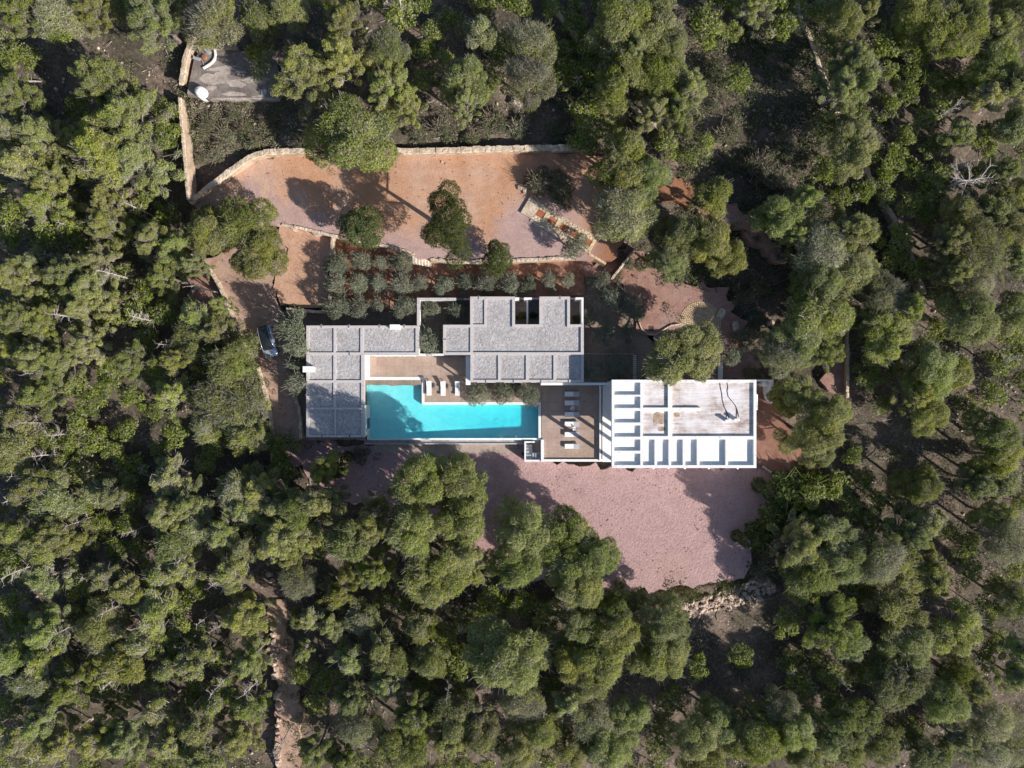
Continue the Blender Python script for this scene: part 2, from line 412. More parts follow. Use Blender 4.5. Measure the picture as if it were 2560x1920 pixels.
def link(name, me, parent=None, loc=None, rot=None, scl=None):
    o = bpy.data.objects.new(name, me); COL.objects.link(o)
    if parent is not None: o.parent = parent
    if loc: o.location = loc
    if rot: o.rotation_euler = rot
    if scl: o.scale = scl
    return o
def tag(o, label, cat, group=None):
    o['label'] = label; o['category'] = cat
    if group: o['group'] = group
    return o
def thing(name, label, cat, loc=(0, 0, 0), group=None, rotz=0.0):
    o = bpy.data.objects.new(name, None); COL.objects.link(o)
    o.empty_display_size = 0.3
    o.location = loc; o.rotation_euler = (0, 0, rotz)
    return tag(o, label, cat, group)
def struct(o): o['kind'] = 'structure'; return o
def stuff(o, label=None, cat=None):
    o['kind'] = 'stuff'
    if label: o['label'] = label
    if cat: o['category'] = cat
    return o
def relabel(o, label, group=None):
    o['label'] = label
    if group: o['group'] = group
def dup(root, loc, rotz=None, label=None, scl=None):
    r = root.copy(); COL.objects.link(r); r.location = loc
    if rotz is not None: r.rotation_euler = (0, 0, rotz)
    if scl is not None: r.scale = scl
    if label: r['label'] = label
    for ch in list(root.children):
        c = ch.copy(); COL.objects.link(c); c.parent = r
        for g in ch.children:
            d = g.copy(); COL.objects.link(d); d.parent = c
    return r
def rough_edge(pts, step=0.6, amp=0.16, closed=True, seed=0):
    r = random.Random(seed)
    out = []; n = len(pts)
    for i in range(n if closed else n - 1):
        a = pts[i]; b = pts[(i + 1) % n]
        L = math.hypot(b[0] - a[0], b[1] - a[1]); k = max(1, int(L / step))
        nx, ny = -(b[1] - a[1]) / max(L, 1e-6), (b[0] - a[0]) / max(L, 1e-6)
        for j in range(k):
            u = j / k; j_ = r.gauss(0, amp)
            out.append((a[0] + (b[0] - a[0]) * u + nx * j_, a[1] + (b[1] - a[1]) * u + ny * j_))
    return out
def smooth_path(pts, step=0.6):
    """Catmull-Rom through pts"""
    out = []
    P = [pts[0]] + list(pts) + [pts[-1]]
    for i in range(1, len(P) - 2):
        p0, p1, p2, p3 = [np.array(P[j], float) for j in (i - 1, i, i + 1, i + 2)]
        k = max(1, int(np.linalg.norm(p2 - p1) / step))
        for j in range(k):
            u = j / k
            q = 0.5 * (2 * p1 + (p2 - p0) * u + (2 * p0 - 5 * p1 + 4 * p2 - p3) * u * u + (3 * p1 - p0 - 3 * p2 + p3) * u ** 3)
            out.append(tuple(q))
    out.append(tuple(pts[-1]))
    return out
def inside(pts, X, Y):
    """vectorised point in polygon"""
    res = np.zeros(X.shape, bool); n = len(pts); j = n - 1
    for i in range(n):
        xi, yi = pts[i]; xj, yj = pts[j]
        c = ((yi > Y) != (yj > Y)) & (X < (xj - xi) * (Y - yi) / ((yj - yi) if yj != yi else 1e-9) + xi)
        res ^= c; j = i
    return res
# ------------------------------------------------------------------ land form
_PY = [-300, -130, -55, -30, -12, -3, 5, 14, 20, 27, 31, 36, 55, 130, 300]
_PZ = [-10, -6, -4.2, -3.4, -2.4, -1.3, -0.6, -0.1, 0.3, 1.3, 2.3, 3.1, 4.6, 8, 12]
def g0(X, Y):
    z = np.interp(Y, _PY, _PZ)
    z = z + 0.5 * np.sin(X * 0.11 + 1.3) * np.sin(Y * 0.13 + 0.4) + 0.22 * np.sin(X * 0.37) * np.sin(Y * 0.41 + 2)
    return z
Z_OR, Z_OL, Z_OC, Z_DR, Z_RD, Z_YD, Z_CT, Z_TR = 2.0, 0.45, 0.72, 0.6, 0.22, 0.0, -1.6, -3.2
ORANGE = [(480, 508), (560, 442), (640, 397), (700, 380), (860, 381), (1000, 382), (1300, 378), (1480, 386), (1600, 405), (1720, 455), (1765, 480), (1725, 522),
          (1640, 482), (1560, 480), (1520, 520), (1565, 600), (1530, 650), (1440, 645), (1300, 650), (1180, 655), (1100, 652), (1020, 640), (960, 618), (900, 606), (830, 590), (705, 563), (640, 560), (540, 560)]
EPATH = [(1765, 480), (1840, 508), (1888, 546), (1928, 590), (1978, 650), (1955, 656), (1884, 602), (1830, 560), (1725, 522)]
OLIVE = [(830, 588), (900, 606), (960, 618), (1020, 642), (1100, 654), (1180, 657), (1300, 652), (1440, 647), (1462, 690), (1462, 738), (835, 788)]
OCHRE = [(700, 566), (760, 572), (826, 590), (822, 690), (817, 772), (700, 764), (690, 745), (682, 705), (690, 682), (715, 655), (722, 620), (690, 590)]
DRIVE = [(505, 650), (545, 640), (600, 600), (700, 590), (722, 625), (716, 655), (690, 684), (684, 705), (692, 748), (702, 768), (716, 800), (722, 860), (738, 960), (752, 1100), (684, 1110), (668, 1000), (640, 915), (600, 830), (560, 742)]
REDD = [(1440, 645), (1530, 651), (1570, 610), (1630, 640), (1660, 690), (1740, 715), (1810, 725), (1850, 800), (1890, 870), (1905, 952), (1640, 953), (1640, 860), (1600, 830), (1592, 772), (1545, 712), (1462, 690)]
YARD = [(690, 775), (835, 782), (1462, 725), (1462, 690), (1530, 702), (1592, 772), (1602, 830), (1640, 860), (1642, 955), (1350, 963), (915, 963), (915, 1100), (745, 1100), (722, 860)]
COURT = [(640, 1085), (770, 1096), (960, 1120), (1310, 1120), (1312, 1150), (1530, 1166), (1895, 1166), (1985, 1190), (1965, 1230), (1930, 1300), (1885, 1370), (1860, 1445), (1800, 1452), (1690, 1466),
         (1610, 1482), (1540, 1475), (1440, 1470), (1330, 1450), (1240, 1420), (1130, 1330), (950, 1285), (850, 1240), (760, 1180), (680, 1120)]
TILES = [(1888, 945), (1937, 945), (1945, 1005), (1962, 1060), (2000, 1120), (2050, 1170), (2005, 1195), (1985, 1190), (1940, 1182), (1908, 1164), (1888, 1164)]
TRACK = [(668, 1500), (705, 1500), (726, 1600), (745, 1690), (752, 1760), (755, 1830), (738, 1925), (738, 1990), (690, 1990), (690, 1925), (688, 1800), (684, 1650), (676, 1560)]
EROAD = [(2062, 915), (2095, 880), (2108, 830), (2114, 830), (2118, 990), (2085, 990), (2064, 950)]
SIDE = [(470, 690), (520, 665), (560, 742), (596, 826), (560, 800), (480, 790)]
TERR = [('terrace_earth', ORANGE, Z_OR, 'orange', 0.18), ('hill_path', EPATH, Z_OR - 0.004, 'reddrive', 0.4), ('olive_garden_soil', OLIVE, Z_OL, 'redsoil', 0.05), ('lower_terrace_earth', OCHRE, Z_OC, 'ochre', 0.12),
        ('driveway', DRIVE, Z_DR, 'drive', 0.12), ('red_driveway', REDD, Z_RD, 'reddrive', 0.4), ('yard', YARD, Z_YD - 0.02, 'yard', 0.05), ('gravel_court', COURT, Z_CT, 'court', 0.3),
        ('tiled_path', TILES, -0.9, 'tilepath', 0.03), ('dirt_track', TRACK, Z_TR, 'track', 0.32), ('forest_road', EROAD, -0.3, 'reddrive', 0.3), ('gravel_verge', SIDE, -0.15, 'reddrive', 0.2)]
_wp = []
for i, (nm, pl, z, mat, amp) in enumerate(TERR):
    P = rough_edge(poly(pl, z), 0.7, amp, True, i)
    _wp.append((P, z))
    o = MB().prism(P, z - 2.6, z).build(nm, M[mat]); struct(o)
HOUSEPLATE = poly([(766, 812), (1530, 735), (1530, 945), (1895, 945), (1895, 1168), (1350, 1160), (1300, 1110), (905, 1110), (766, 1096)], 0)
def ground_z(x, y):
    """walking surface at a point"""
    X = np.array([x]); Y = np.array([y])
    best = None
    for P, z in _wp:
        if inside(P, X, Y)[0]: best = z if best is None else max(best, z)
    return best if best is not None else float(g0(X, Y)[0])

# the forest floor: a fine sheet under the picture, wide skirts to the horizon
xs = np.concatenate([np.linspace(-400, -92, 16)[:-1], np.arange(-92, 92.1, 0.66), np.linspace(92, 400, 16)[1:]])
ys = np.concatenate([np.linspace(-400, -72, 16)[:-1], np.arange(-72, 72.1, 0.66), np.linspace(72, 400, 16)[1:]])
X, Y = np.meshgrid(xs, ys)
Zg = g0(X, Y)
Zg = Zg + 0.10 * np.sin(X * 1.7 + np.sin(Y * 1.1) * 2) * np.sin(Y * 1.9 + np.sin(X * 0.8)) + rng.normal(0, 0.035, X.shape)
for P, z in _wp + [(HOUSEPLATE, -1.6)]:
    k = inside(P, X, Y)
    for _ in range(1):
        k2 = k.copy(); k2[1:] |= k[:-1]; k2[:-1] |= k[1:]; k2[:, 1:] |= k[:, :-1]; k2[:, :-1] |= k[:, 1:]
    Zg = np.where(k, np.minimum(Zg, z - 0.3), Zg)
    Zg = np.where(k2 & ~k, np.minimum(Zg, np.maximum(z - 0.05, Zg - 0.3)), Zg)
ny_, nx_ = X.shape
me = bpy.data.meshes.new('ground')
V = np.stack([X, Y, Zg], -1).reshape(-1, 3)
idx = np.arange(ny_ * nx_).reshape(ny_, nx_)
F = np.stack([idx[:-1, :-1], idx[:-1, 1:], idx[1:, 1:], idx[1:, :-1]], -1).reshape(-1, 4)
def fast_mesh(name, V, F, k):
    me = bpy.data.meshes.new(name)
    me.vertices.add(len(V)); me.vertices.foreach_set('co', np.ascontiguousarray(V, np.float32).ravel())
    me.loops.add(F.size); me.loops.foreach_set('vertex_index', np.ascontiguousarray(F, np.int32).ravel())
    me.polygons.add(len(F)); me.polygons.foreach_set('loop_start', np.arange(0, F.size, k, dtype=np.int32))
    me.update(calc_edges=True)
    return me
me = fast_mesh('ground', V, F, 4)
me.materials.append(M['ground'])
me.polygons.foreach_set('use_smooth', [True] * len(me.polygons))
struct(link('ground', me))

# a pale worn strip at the west end of the upper terrace
WP = [at(a, b, Z_OR) for a, b in [(585, 440), (605, 452), (625, 498), (650, 545), (640, 558), (560, 556), (520, 540), (500, 500), (540, 462)]]
struct(MB().prism(rough_edge(WP, 0.4, 0.15, True, 6), Z_OR - 0.1, Z_OR + 0.005).build('worn_road_end', M['track']))

# ------------------------------------------------------------------ rocks and stone walls
def rock_mesh(name, seed, mat, k=0.16, flat=1.0):
    r = random.Random(seed)
    bm = bmesh.new(); bmesh.ops.create_cube(bm, size=1.0)
    bmesh.ops.subdivide_edges(bm, edges=bm.edges[:], cuts=1, use_grid_fill=True)
    for v in bm.verts:
        c = v.co.copy(); L = c.length
        q = 0.62 / L if L > 0 else 1
        v.co = c.lerp(c * q, 0.42)
        v.co += Vector((r.gauss(0, k), r.gauss(0, k), r.gauss(0, k))) * 0.42
        v.co.z *= flat
    me = bpy.data.meshes.new(name); bm.to_mesh(me); bm.free()
    me.materials.append(mat)
    return me
STONES = [rock_mesh('stone', 100 + i, M['stone'], 0.10) for i in range(6)]
ROCKS = [rock_mesh('rock', 200 + i, M['rock'], 0.24, 0.85) for i in range(8)]

def stone_wall(name, label, pts_px, zb, zt, width, length=0.75, group=None, mat='stone_core', rows=1, zpx=None):
    """a dry stone wall along a surveyed line: core plus single coping stones"""
    zref = zt if zpx is None else zpx
    P = smooth_path([at(a, b, zref) for a, b in pts_px], 0.9) if len(pts_px) > 2 else [at(a, b, zref) for a, b in pts_px]
    root = thing(name, label, 'stone wall' if 'kerb' not in name else 'kerb', (P[0][0], P[0][1], zb), group)
    mb = MB()
    # core as one ribbon
    L, R = [], []
    for i, p in enumerate(P):
        a = P[max(i - 1, 0)]; b = P[min(i + 1, len(P) - 1)]
        d = (b[0] - a[0], b[1] - a[1]); l = math.hypot(*d) or 1
        n = (-d[1] / l * width * 0.44, d[0] / l * width * 0.44)
        L.append((p[0] + n[0], p[1] + n[1])); R.append((p[0] - n[0], p[1] - n[1]))
    n = len(P); zc = zt - 0.07
    vs = [(q[0], q[1], z) for z in (zb - 0.5, zc) for q in L] + [(q[0], q[1], z) for z in (zb - 0.5, zc) for q in R]
    fs = []
    for i in range(n - 1):
        fs += [(i, i + 1, n + i + 1, n + i), (2 * n + i + 1, 2 * n + i, 3 * n + i, 3 * n + i + 1), (n + i, n + i + 1, 3 * n + i + 1, 3 * n + i)]
    fs += [(0, n, 3 * n, 2 * n), (n - 1, 2 * n + n - 1, 3 * n + n - 1, n + n - 1)]
    mb.add(vs, fs).build('wall_core', M[mat], root)
    # coping stones
    seg = [0.0]
    for i in range(n - 1): seg.append(seg[-1] + math.hypot(P[i + 1][0] - P[i][0], P[i + 1][1] - P[i][1]))
    T = seg[-1]; s = 0.0; r = random.Random(len(label) * 13 + n)
    while s < T - 0.1:
        l = length * r.uniform(0.7, 1.3); m = min(s + l / 2, T)
        i = max(0, min(n - 2, int(np.searchsorted(seg, m)) - 1))
        u = (m - seg[i]) / max(1e-6, seg[i + 1] - seg[i])
        x = P[i][0] + (P[i + 1][0] - P[i][0]) * u; y = P[i][1] + (P[i + 1][1] - P[i][1]) * u
        a = math.atan2(P[i + 1][1] - P[i][1], P[i + 1][0] - P[i][0])
        for k in range(rows):
            off = (k - (rows - 1) / 2) * width / rows + r.uniform(-.03, .03)
            link('stone', r.choice(STONES), root, (x - math.sin(a) * off - root.location.x, y + math.cos(a) * off - root.location.y, zt - 0.09 + r.uniform(-0.03, 0.05) - zb),
                 (r.uniform(-.06, .06), r.uniform(-.06, .06), a + r.choice((0, math.pi)) + r.uniform(-.06, .06)), (l * 1.02, width / rows * r.uniform(0.92, 1.12), r.uniform(0.22, 0.34)))
        s += l * 0.97
    return root

stone_wall('retaining_wall', 'long pale stone retaining wall curving along the north edge of the orange terrace', [(474, 506), (530, 461), (590, 417), (640, 387), (690, 378), (780, 377), (880, 379), (1000, 377), (1120, 375), (1250, 371), (1400, 369), (1470, 368)], 2.0, 3.3, 0.72, 0.8, zpx=3.3)
stone_wall('retaining_wall', 'stone wall edging the south side of the orange terrace above the olive grove', [(1076, 649), (1100, 650), (1140, 655), (1210, 653), (1330, 649), (1440, 643)], 0.4, 2.12, 0.42, 0.6)
stone_wall('retaining_wall', 'short curved stone wall on the terrace edge left of the garden steps', [(832, 588), (880, 600), (930, 608), (985, 620), (1034, 634)], 0.4, 2.1, 0.36, 0.6)
stone_wall('retaining_wall', 'thin stone wall above the small tan terrace beside the driveway pine', [(704, 561), (745, 569), (790, 579), (830, 588)], 1.1, 2.1, 0.34, 0.55)
stone_wall('retaining_wall', 'straight stone wall between the small tan terrace and the olive grove', [(832, 592), (829, 640), (826, 700), (824, 772)], 0.4, 1.75, 0.42, 0.6)
stone_wall('retaining_wall', 'stone wall along the bottom of the small tan terrace next to the gravel roofed house', [(715, 772), (750, 776), (790, 779), (824, 780)], 0.0, 1.35, 0.36, 0.6)
stone_wall('retaining_wall', 'reddish stone wall curving down the left side of the driveway past the parked car', [(520, 668), (545, 706), (562, 745), (585, 800), (608, 850), (622, 880)], -0.3, 1.25, 0.55, 0.7)
stone_wall('retaining_wall', 'dark stone wall left of the lower driveway, continuing below the parked car', [(644, 918), (655, 955), (668, 1000), (677, 1050), (681, 1100), (682, 1150)], -1.6, 1.0, 0.5, 0.7)
stone_wall('retaining_wall', 'stone wall on the right side of the lower driveway beside the gravel roofed house', [(735, 988), (744, 1010), (750, 1045), (752, 1095)], -0.4, 0.9, 0.42, 0.7)
stone_wall('boundary_wall', 'straight stone wall running down from the white tank to the orange terrace', [(449, 244), (453, 300), (459, 370), (465, 430), (470, 498)], 2.6, 4.6, 0.36, 0.6, zpx=4.6)
stone_wall('boundary_wall', 'pale wide stone wall left of the concrete slab in the upper left', [(487, 72), (474, 110), (462, 150), (454, 204)], 3.8, 5.0, 0.6, 0.7)
stone_wall('garden_wall', 'thin diagonal wall crossing the red driveway below the paved steps', [(1591, 619), (1560, 658), (1530, 697)], 0.2, 1.5, 0.3, 0.8)
stone_wall('kerb_wall', 'low curved stone kerb at the lower end of the terracotta path', [(1908, 1166), (1925, 1178), (1950, 1189), (1986, 1192)], -1.6, -0.75, 0.25, 0.5)
stone_wall('garden_kerb', 'thin curling kerb in the shaded yard around the iron drain', [(1545, 712), (1575, 742), (1592, 773), (1597, 800), (1604, 822), (1619, 835), (1640, 836), (1660, 824), (1676, 814), (1696, 811)], 0.0, 0.36, 0.16, 0.4)
stone_wall('forest_wall', 'low stone wall under the pines near the top edge, right of centre', [(1378, -10), (1398, 35), (1425, 70), (1446, 96)], 4.0, 5.0, 0.5, 0.8)
stone_wall('forest_wall', 'low stone wall between the pines above the hill path', [(1552, 228), (1580, 262), (1606, 290), (1640, 315)], 2.8, 3.6, 0.5, 0.8)
stone_wall('forest_wall', 'pale stone wall running down from the top edge in the upper right forest', [(1992, -10), (2000, 35), (2020, 80), (2038, 125), (2048, 160), (2075, 225), (2098, 275)], 3.2, 4.3, 0.5, 0.9)
stone_wall('forest_wall', 'dark stone wall in the shade below the right hand dead tree', [(2166, 418), (2182, 460), (2205, 500), (2235, 545), (2262, 600), (2285, 660), (2310, 730)], 0.6, 2.0, 0.6, 0.9)
stone_wall('forest_wall', 'low wall along the right side of the short forest road', [(2113, 760), (2118, 830), (2120, 900), (2119, 995)], -0.6, 0.5, 0.35, 0.7)

# boulders edging the dirt track
tb = [(668, 1390, .8), (669, 1410, .6), (672, 1436, .9), (678, 1452, .7), (684, 1535, .5), (683, 1572, .95), (681, 1588, .7), (684, 1606, .9), (692, 1626, .6), (684, 1640, 1.0), (698, 1640, .7), (686, 1658, .9), (690, 1672, .8), (687, 1690, 1.1),
      (692, 1738, 1.2), (697, 1765, 1.1), (698, 1780, .7), (697, 1800, .7), (692, 1815, .6), (694, 1830, .8), (698, 1845, .6), (693, 1862, .7), (692, 1876, 1.2), (695, 1893, .8), (696, 1906, 1.0), (757, 1808, .5)]
for i, (a, b, s) in enumerate(tb):
    x, y = at(a, b, Z_TR + 0.2)
    o = link('boulder', ROCKS[i % 8], None, (x, y, Z_TR + 0.12 * s), (random.uniform(-.2, .2), random.uniform(-.2, .2), random.uniform(0, 6)), (s * 0.82, s * 0.68, s * 0.6))
    words = ['topmost', 'second', 'third', 'fourth', 'fifth', 'sixth', 'seventh', 'eighth', 'ninth', 'tenth', 'eleventh', 'twelfth', 'thirteenth', 'fourteenth', 'fifteenth', 'sixteenth', 'seventeenth', 'eighteenth', 'nineteenth', 'twentieth', 'twenty first', 'twenty second', 'twenty third', 'twenty fourth', 'last']
    tag(o, ('pale boulder edging the left side of the dirt track, %s from the top' % words[min(i, 24)]) if i < 25 else 'lone pale boulder on the right side of the dirt track', 'boulder', 'boulders edging the dirt track')

# rubble bank at the lower right of the gravel court
RB = poly([(1680, 1512), (1740, 1506), (1790, 1488), (1850, 1468), (1895, 1446), (1938, 1450), (1940, 1482), (1900, 1508), (1850, 1522), (1790, 1535), (1735, 1550), (1700, 1535)], -2.6)
c0 = at(1810, 1500, -2.6)
root = thing('rubble_bank', 'bank of tumbled pale stones below the gravel court, lower right', 'stones', (c0[0], c0[1], -2.8))
bx = [p[0] for p in RB]; by = [p[1] for p in RB]
r = random.Random(3); k = 0
while k < 290:
    x = r.uniform(min(bx), max(bx)); y = r.uniform(min(by), max(by))
    if not inside(RB, np.array([x]), np.array([y]))[0]: continue
    s = r.choice((0.3, 0.38, 0.45, 0.55, 0.7)) * r.uniform(0.8, 1.15)
    g = ground_z(x, y)
    link('stone', r.choice(ROCKS), root, (x - c0[0], y - c0[1], g + r.uniform(0.02, 0.3) + 2.8), (r.uniform(-.6, .6), r.uniform(-.6, .6), r.uniform(0, 6)), (s, s * r.uniform(.55, .9), s * r.uniform(.45, .8)))
    k += 1

# rocks by the shrubs on the orange terrace
for i, (a, b, s, lab) in enumerate([(1302, 470, .8, 'dark grey rock at the left tip of the shrubs on the orange terrace'), (1312, 478, .7, 'pale rock at the left tip of the shrubs on the orange terrace'), (1345, 474, 1.2, 'broad pale rock under the shrubs on the orange terrace'),
        (1364, 480, .9, 'pale rock right of the broad rock under the terrace shrubs'), (1392, 502, 1.0, 'whitish rock under the big pine right of the paved steps'), (1402, 513, .6, 'small rock just below the whitish rock by the big pine'),
        (1105, 405, .3, 'small yellow stone lying on the orange terrace, left one of a pair'), (1115, 411, .3, 'small yellow stone lying on the orange terrace, right one of a pair'),
        (1328, 255, 1.4, 'grey boulder below the tall pine above the orange terrace'), (1292, 258, 1.5, 'flat grey rock in the scrub above the orange terrace'),
        (1802, 785, 1.2, 'boulder right of the stone circle, upper one'), (1888, 800, 1.3, 'boulder below the pines right of the stone circle, lit by the sun'), (1860, 850, 1.1, 'boulder on the right edge of the red driveway, middle one'), (1868, 872, 1.1, 'boulder on the right edge of the red driveway, lowest one'),
        (1838, 815, 1.1, 'boulder right of the stone circle, lower one'), (1925, 808, .9, 'pale small boulder under the pines, far right of the stone circle')]):
    z = ground_z(*at(a, b, 0.5)); x, y = at(a, b, z)
    o = link('rock', ROCKS[(i * 3) % 8], None, (x, y, z + 0.15 * s), (0.1, -0.1, i * 1.7), (s, s * .7, s * .5))
    tag(o, lab, 'rock')
# ------------------------------------------------------------------ gravel roofed houses
ZR = 3.6
def add_panels(root, rects, zr):
    for q in rects:
        MB().pbox(*q, zr, zr - 0.3, zr - 0.10).build('gravel_panel', M['gravel_roof'], root)
def add_parapets(root, rects, zr, mat='parapet', dz=0.05):
    for i, q in enumerate(rects):
        MB().pbox(*q, zr, zr - 0.35, zr + dz + 0.002 * (i % 3)).build('parapet', M[mat], root)
def window(root, x, y, axis, wdt, zb, zt, depth=0.12):
    """a framed pane on a wall face; axis 'x' = wall runs along x"""
    fr = MB(); pa = MB()
    t = 0.07
    if axis == 'x':
        for (a, b, c, d) in ((x - wdt / 2, x + wdt / 2, zt - t, zt), (x - wdt / 2, x + wdt / 2, zb, zb + t), (x - wdt / 2, x - wdt / 2 + t, zb + t, zt - t), (x + wdt / 2 - t, x + wdt / 2, zb + t, zt - t)):
            fr.box(a, b, y - depth / 2, y + depth / 2, c, d)
        pa.box(x - wdt / 2 + t, x + wdt / 2 - t, y - 0.02, y + 0.02, zb + t, zt - t)
    else:
        for (a, b, c, d) in ((y - wdt / 2, y + wdt / 2, zt - t, zt), (y - wdt / 2, y + wdt / 2, zb, zb + t), (y - wdt / 2, y - wdt / 2 + t, zb + t, zt - t), (y + wdt / 2 - t, y + wdt / 2, zb + t, zt - t)):
            fr.box(x - depth / 2, x + depth / 2, a, b, c, d)
        pa.box(x - 0.02, x + 0.02, y - wdt / 2 + t, y + wdt / 2 - t, zb + t, zt - t)
    f = fr.build('window', M['plastic_white'], root)
    pa.build('pane', M['glass'], f)
m_, t_, b_ = nodes_of('window_glass'); b_.inputs['Base Color'].default_value = (0.03, 0.04, 0.05, 1); b_.inputs['Roughness'].default_value = 0.05
M['glass'] = m_

c = at(838, 950, 0)
h1 = thing('gravel_roof_house', 'low L-shaped house with grey gravel roofs left of the swimming pool', 'house', (c[0], c[1], 0))
MB().pbox(767, 815, 1046, 887, ZR, -0.5, ZR - 0.25).build('wall', M['wall_pale'], h1)
a = rect(767, 887.3, 910.5, 1092, ZR)
b = rect(767, 948, 910.5, 1014, ZR)
MB().box(a[0], a[1], b[3], a[3], -1.7, ZR - 0.25).box(a[0], a[1] - 1.4, b[2], b[3], -1.7, ZR - 0.25).box(a[0], a[1], a[2], b[2], -1.7, ZR - 0.25).box(a[1] - 1.4, a[1], b[2], b[3], ZR - 0.55, ZR - 0.25).build('wall', M['wall_pale'], h1)
add_parapets(h1, [(766, 814, 1047, 820), (766, 881, 1047, 888), (766, 950.5, 911.5, 957), (766, 1018.5, 911.5, 1024), (766, 1088, 911.5, 1093),
                  (766, 820, 773, 881), (834, 820, 840, 881), (901, 820, 909, 881), (1039, 820, 1047, 881),
                  (766, 888, 773, 950.5), (833.5, 888, 840, 950.5), (903, 888, 911.5, 950.5),
                  (766, 957, 773, 1018.5), (833.5, 957, 839.5, 1018.5), (903, 957, 911.5, 1018.5),
                  (766, 1024, 773, 1088), (836, 1024, 839.5, 1088), (903, 1024, 911.5, 1088)], ZR)
add_panels(h1, [(773, 820, 834, 881), (840, 820, 901, 881), (909, 820, 1039, 881), (773, 888, 833.5, 950.5), (840, 888, 903, 950.5), (773, 957, 833.5, 1018.5), (839.5, 957, 903, 1018.5), (773, 1024, 836, 1088), (839.5, 1024, 903, 1088)], ZR)
# chimneys: slab sided stacks with a cap and a dark flue
def chimney(root, px0, py0, px1, py1, h):
    z = ZR + h
    a = rect(px0, py0, px1, py1, ZR + h / 2)
    ch = MB().box(a[0], a[1], a[2], a[3], ZR - 0.2, z - 0.12).build('chimney', M['white_clean'], root)
    MB().box(a[0] - 0.05, a[1] + 0.05, a[2] - 0.05, a[3] + 0.05, z - 0.12, z).build('cap', M['white_clean'], ch)
    MB().box(a[0] + 0.12, a[1] - 0.12, a[2] - 0.0551, a[2] - 0.0451, z - 0.5, z - 0.2).build('flue_opening', M['dark'], ch)
chimney(h1, 977, 813, 1000, 824, 1.0)
chimney(h1, 761, 917, 784, 930, 1.1)
for px, py, ax in [(803, 815, 'y'), (872, 815, 'y'), (948, 815, 'y'), (1010, 815, 'y'), (805, 1091.5, 'y'), (873.5, 1091.5, 'y'), (767.5, 988, 'x'), (873, 884, 'y'), (836.5, 988, 'x')]:
    x, y = at(px, py, ZR + 0.05)
    MB().box(x - (0.09 if ax == 'y' else 0.22), x + (0.09 if ax == 'y' else 0.22), y - (0.22 if ax == 'y' else 0.09), y + (0.22 if ax == 'y' else 0.09), ZR - 0.05, ZR + 0.068).build('rain_spout', M['trough'], h1)
    MB().box(x - (0.05 if ax == 'y' else 0.225), x + (0.05 if ax == 'y' else 0.225), y - (0.225 if ax == 'y' else 0.05), y + (0.225 if ax == 'y' else 0.05), ZR, ZR + 0.072).build('spout_channel', M['dark'], h1)
e = rect(767, 887.3, 910.5, 1092, ZR)
for yy in (e[2] + 1.6,):
    window(h1, e[1] + 0.02, yy, 'y', 1.6, 0.0, 2.4)
q = rect(767, 815, 1046, 887, ZR)
for k in range(3): window(h1, e[1] + 1.6 + k * 1.9, q[2] - 0.02, 'x', 1.5, 0.05, 2.4)

c = at(1300, 860, 0)
h2 = thing('gravel_roof_house', 'large house with grey gravel roofs and sunken patios above the swimming pool', 'house', (c[0], c[1], 0))
def pp(l, z=ZR): return [at(u, v, z) for u, v in l]
MB().prism(pp([(1176.5, 742.5), (1286.6, 742.5), (1286.6, 816.5), (1349.4, 816.5), (1349.4, 742.5), (1424, 742.5), (1424, 812), (1458.4, 812), (1458.4, 954.6), (1177, 954.6)]), -0.5, ZR - 0.25).build('wall', M['wall_pale'], h2)
MB().pbox(1108.9, 813, 1176, 886, ZR, -0.5, ZR - 0.252).build('wall', M['wall_pale'], h2)
add_parapets(h2, [(1175.5, 741.5, 1287.6, 748.7), (1348.4, 741.5, 1425, 748.7), (1280.4, 811, 1355.6, 817.4), (1417.8, 811, 1459.4, 817.4), (1175.5, 880.7, 1459.4, 888), (1175.5, 949.4, 1459.4, 955.6), (1107.9, 812, 1175.5, 818.5), (1107.9, 880.7, 1175.5, 887),
                  (1175.5, 748.7, 1182.5, 880.7), (1210.6, 748.7, 1216.3, 811), (1182.5, 811, 1216.3, 817.4), (1280.4, 748.7, 1287.6, 811), (1348.4, 748.7, 1355.6, 811), (1417.8, 748.7, 1425, 811), (1452, 817.4, 1459.4, 880.7),
                  (1176, 888, 1182.7, 949.4), (1245, 888, 1252, 949.4), (1314.7, 888, 1322, 949.4), (1383.5, 888, 1390.7, 949.4), (1452, 888, 1459.4, 949.4), (1107.9, 818.5, 1114, 880.7)], ZR)
MB().prism(pp([(1216.3, 748.7), (1280.4, 748.7), (1280.4, 817.4), (1355.6, 817.4), (1355.6, 748.7), (1417.8, 748.7), (1417.8, 817.4), (1452, 817.4), (1452, 880.7), (1182.5, 880.7), (1182.5, 817.4), (1216.3, 817.4)]), ZR - 0.3, ZR - 0.15).build('gravel_panel', M['gravel_roof'], h2)
add_panels(h2, [(1182.5, 748.7, 1210.6, 811), (1182.7, 888, 1245, 949.4), (1252, 888, 1314.7, 949.4), (1322, 888, 1383.5, 949.4), (1390.7, 888, 1452, 949.4), (1114, 818.5, 1175.5, 880.7)], ZR)
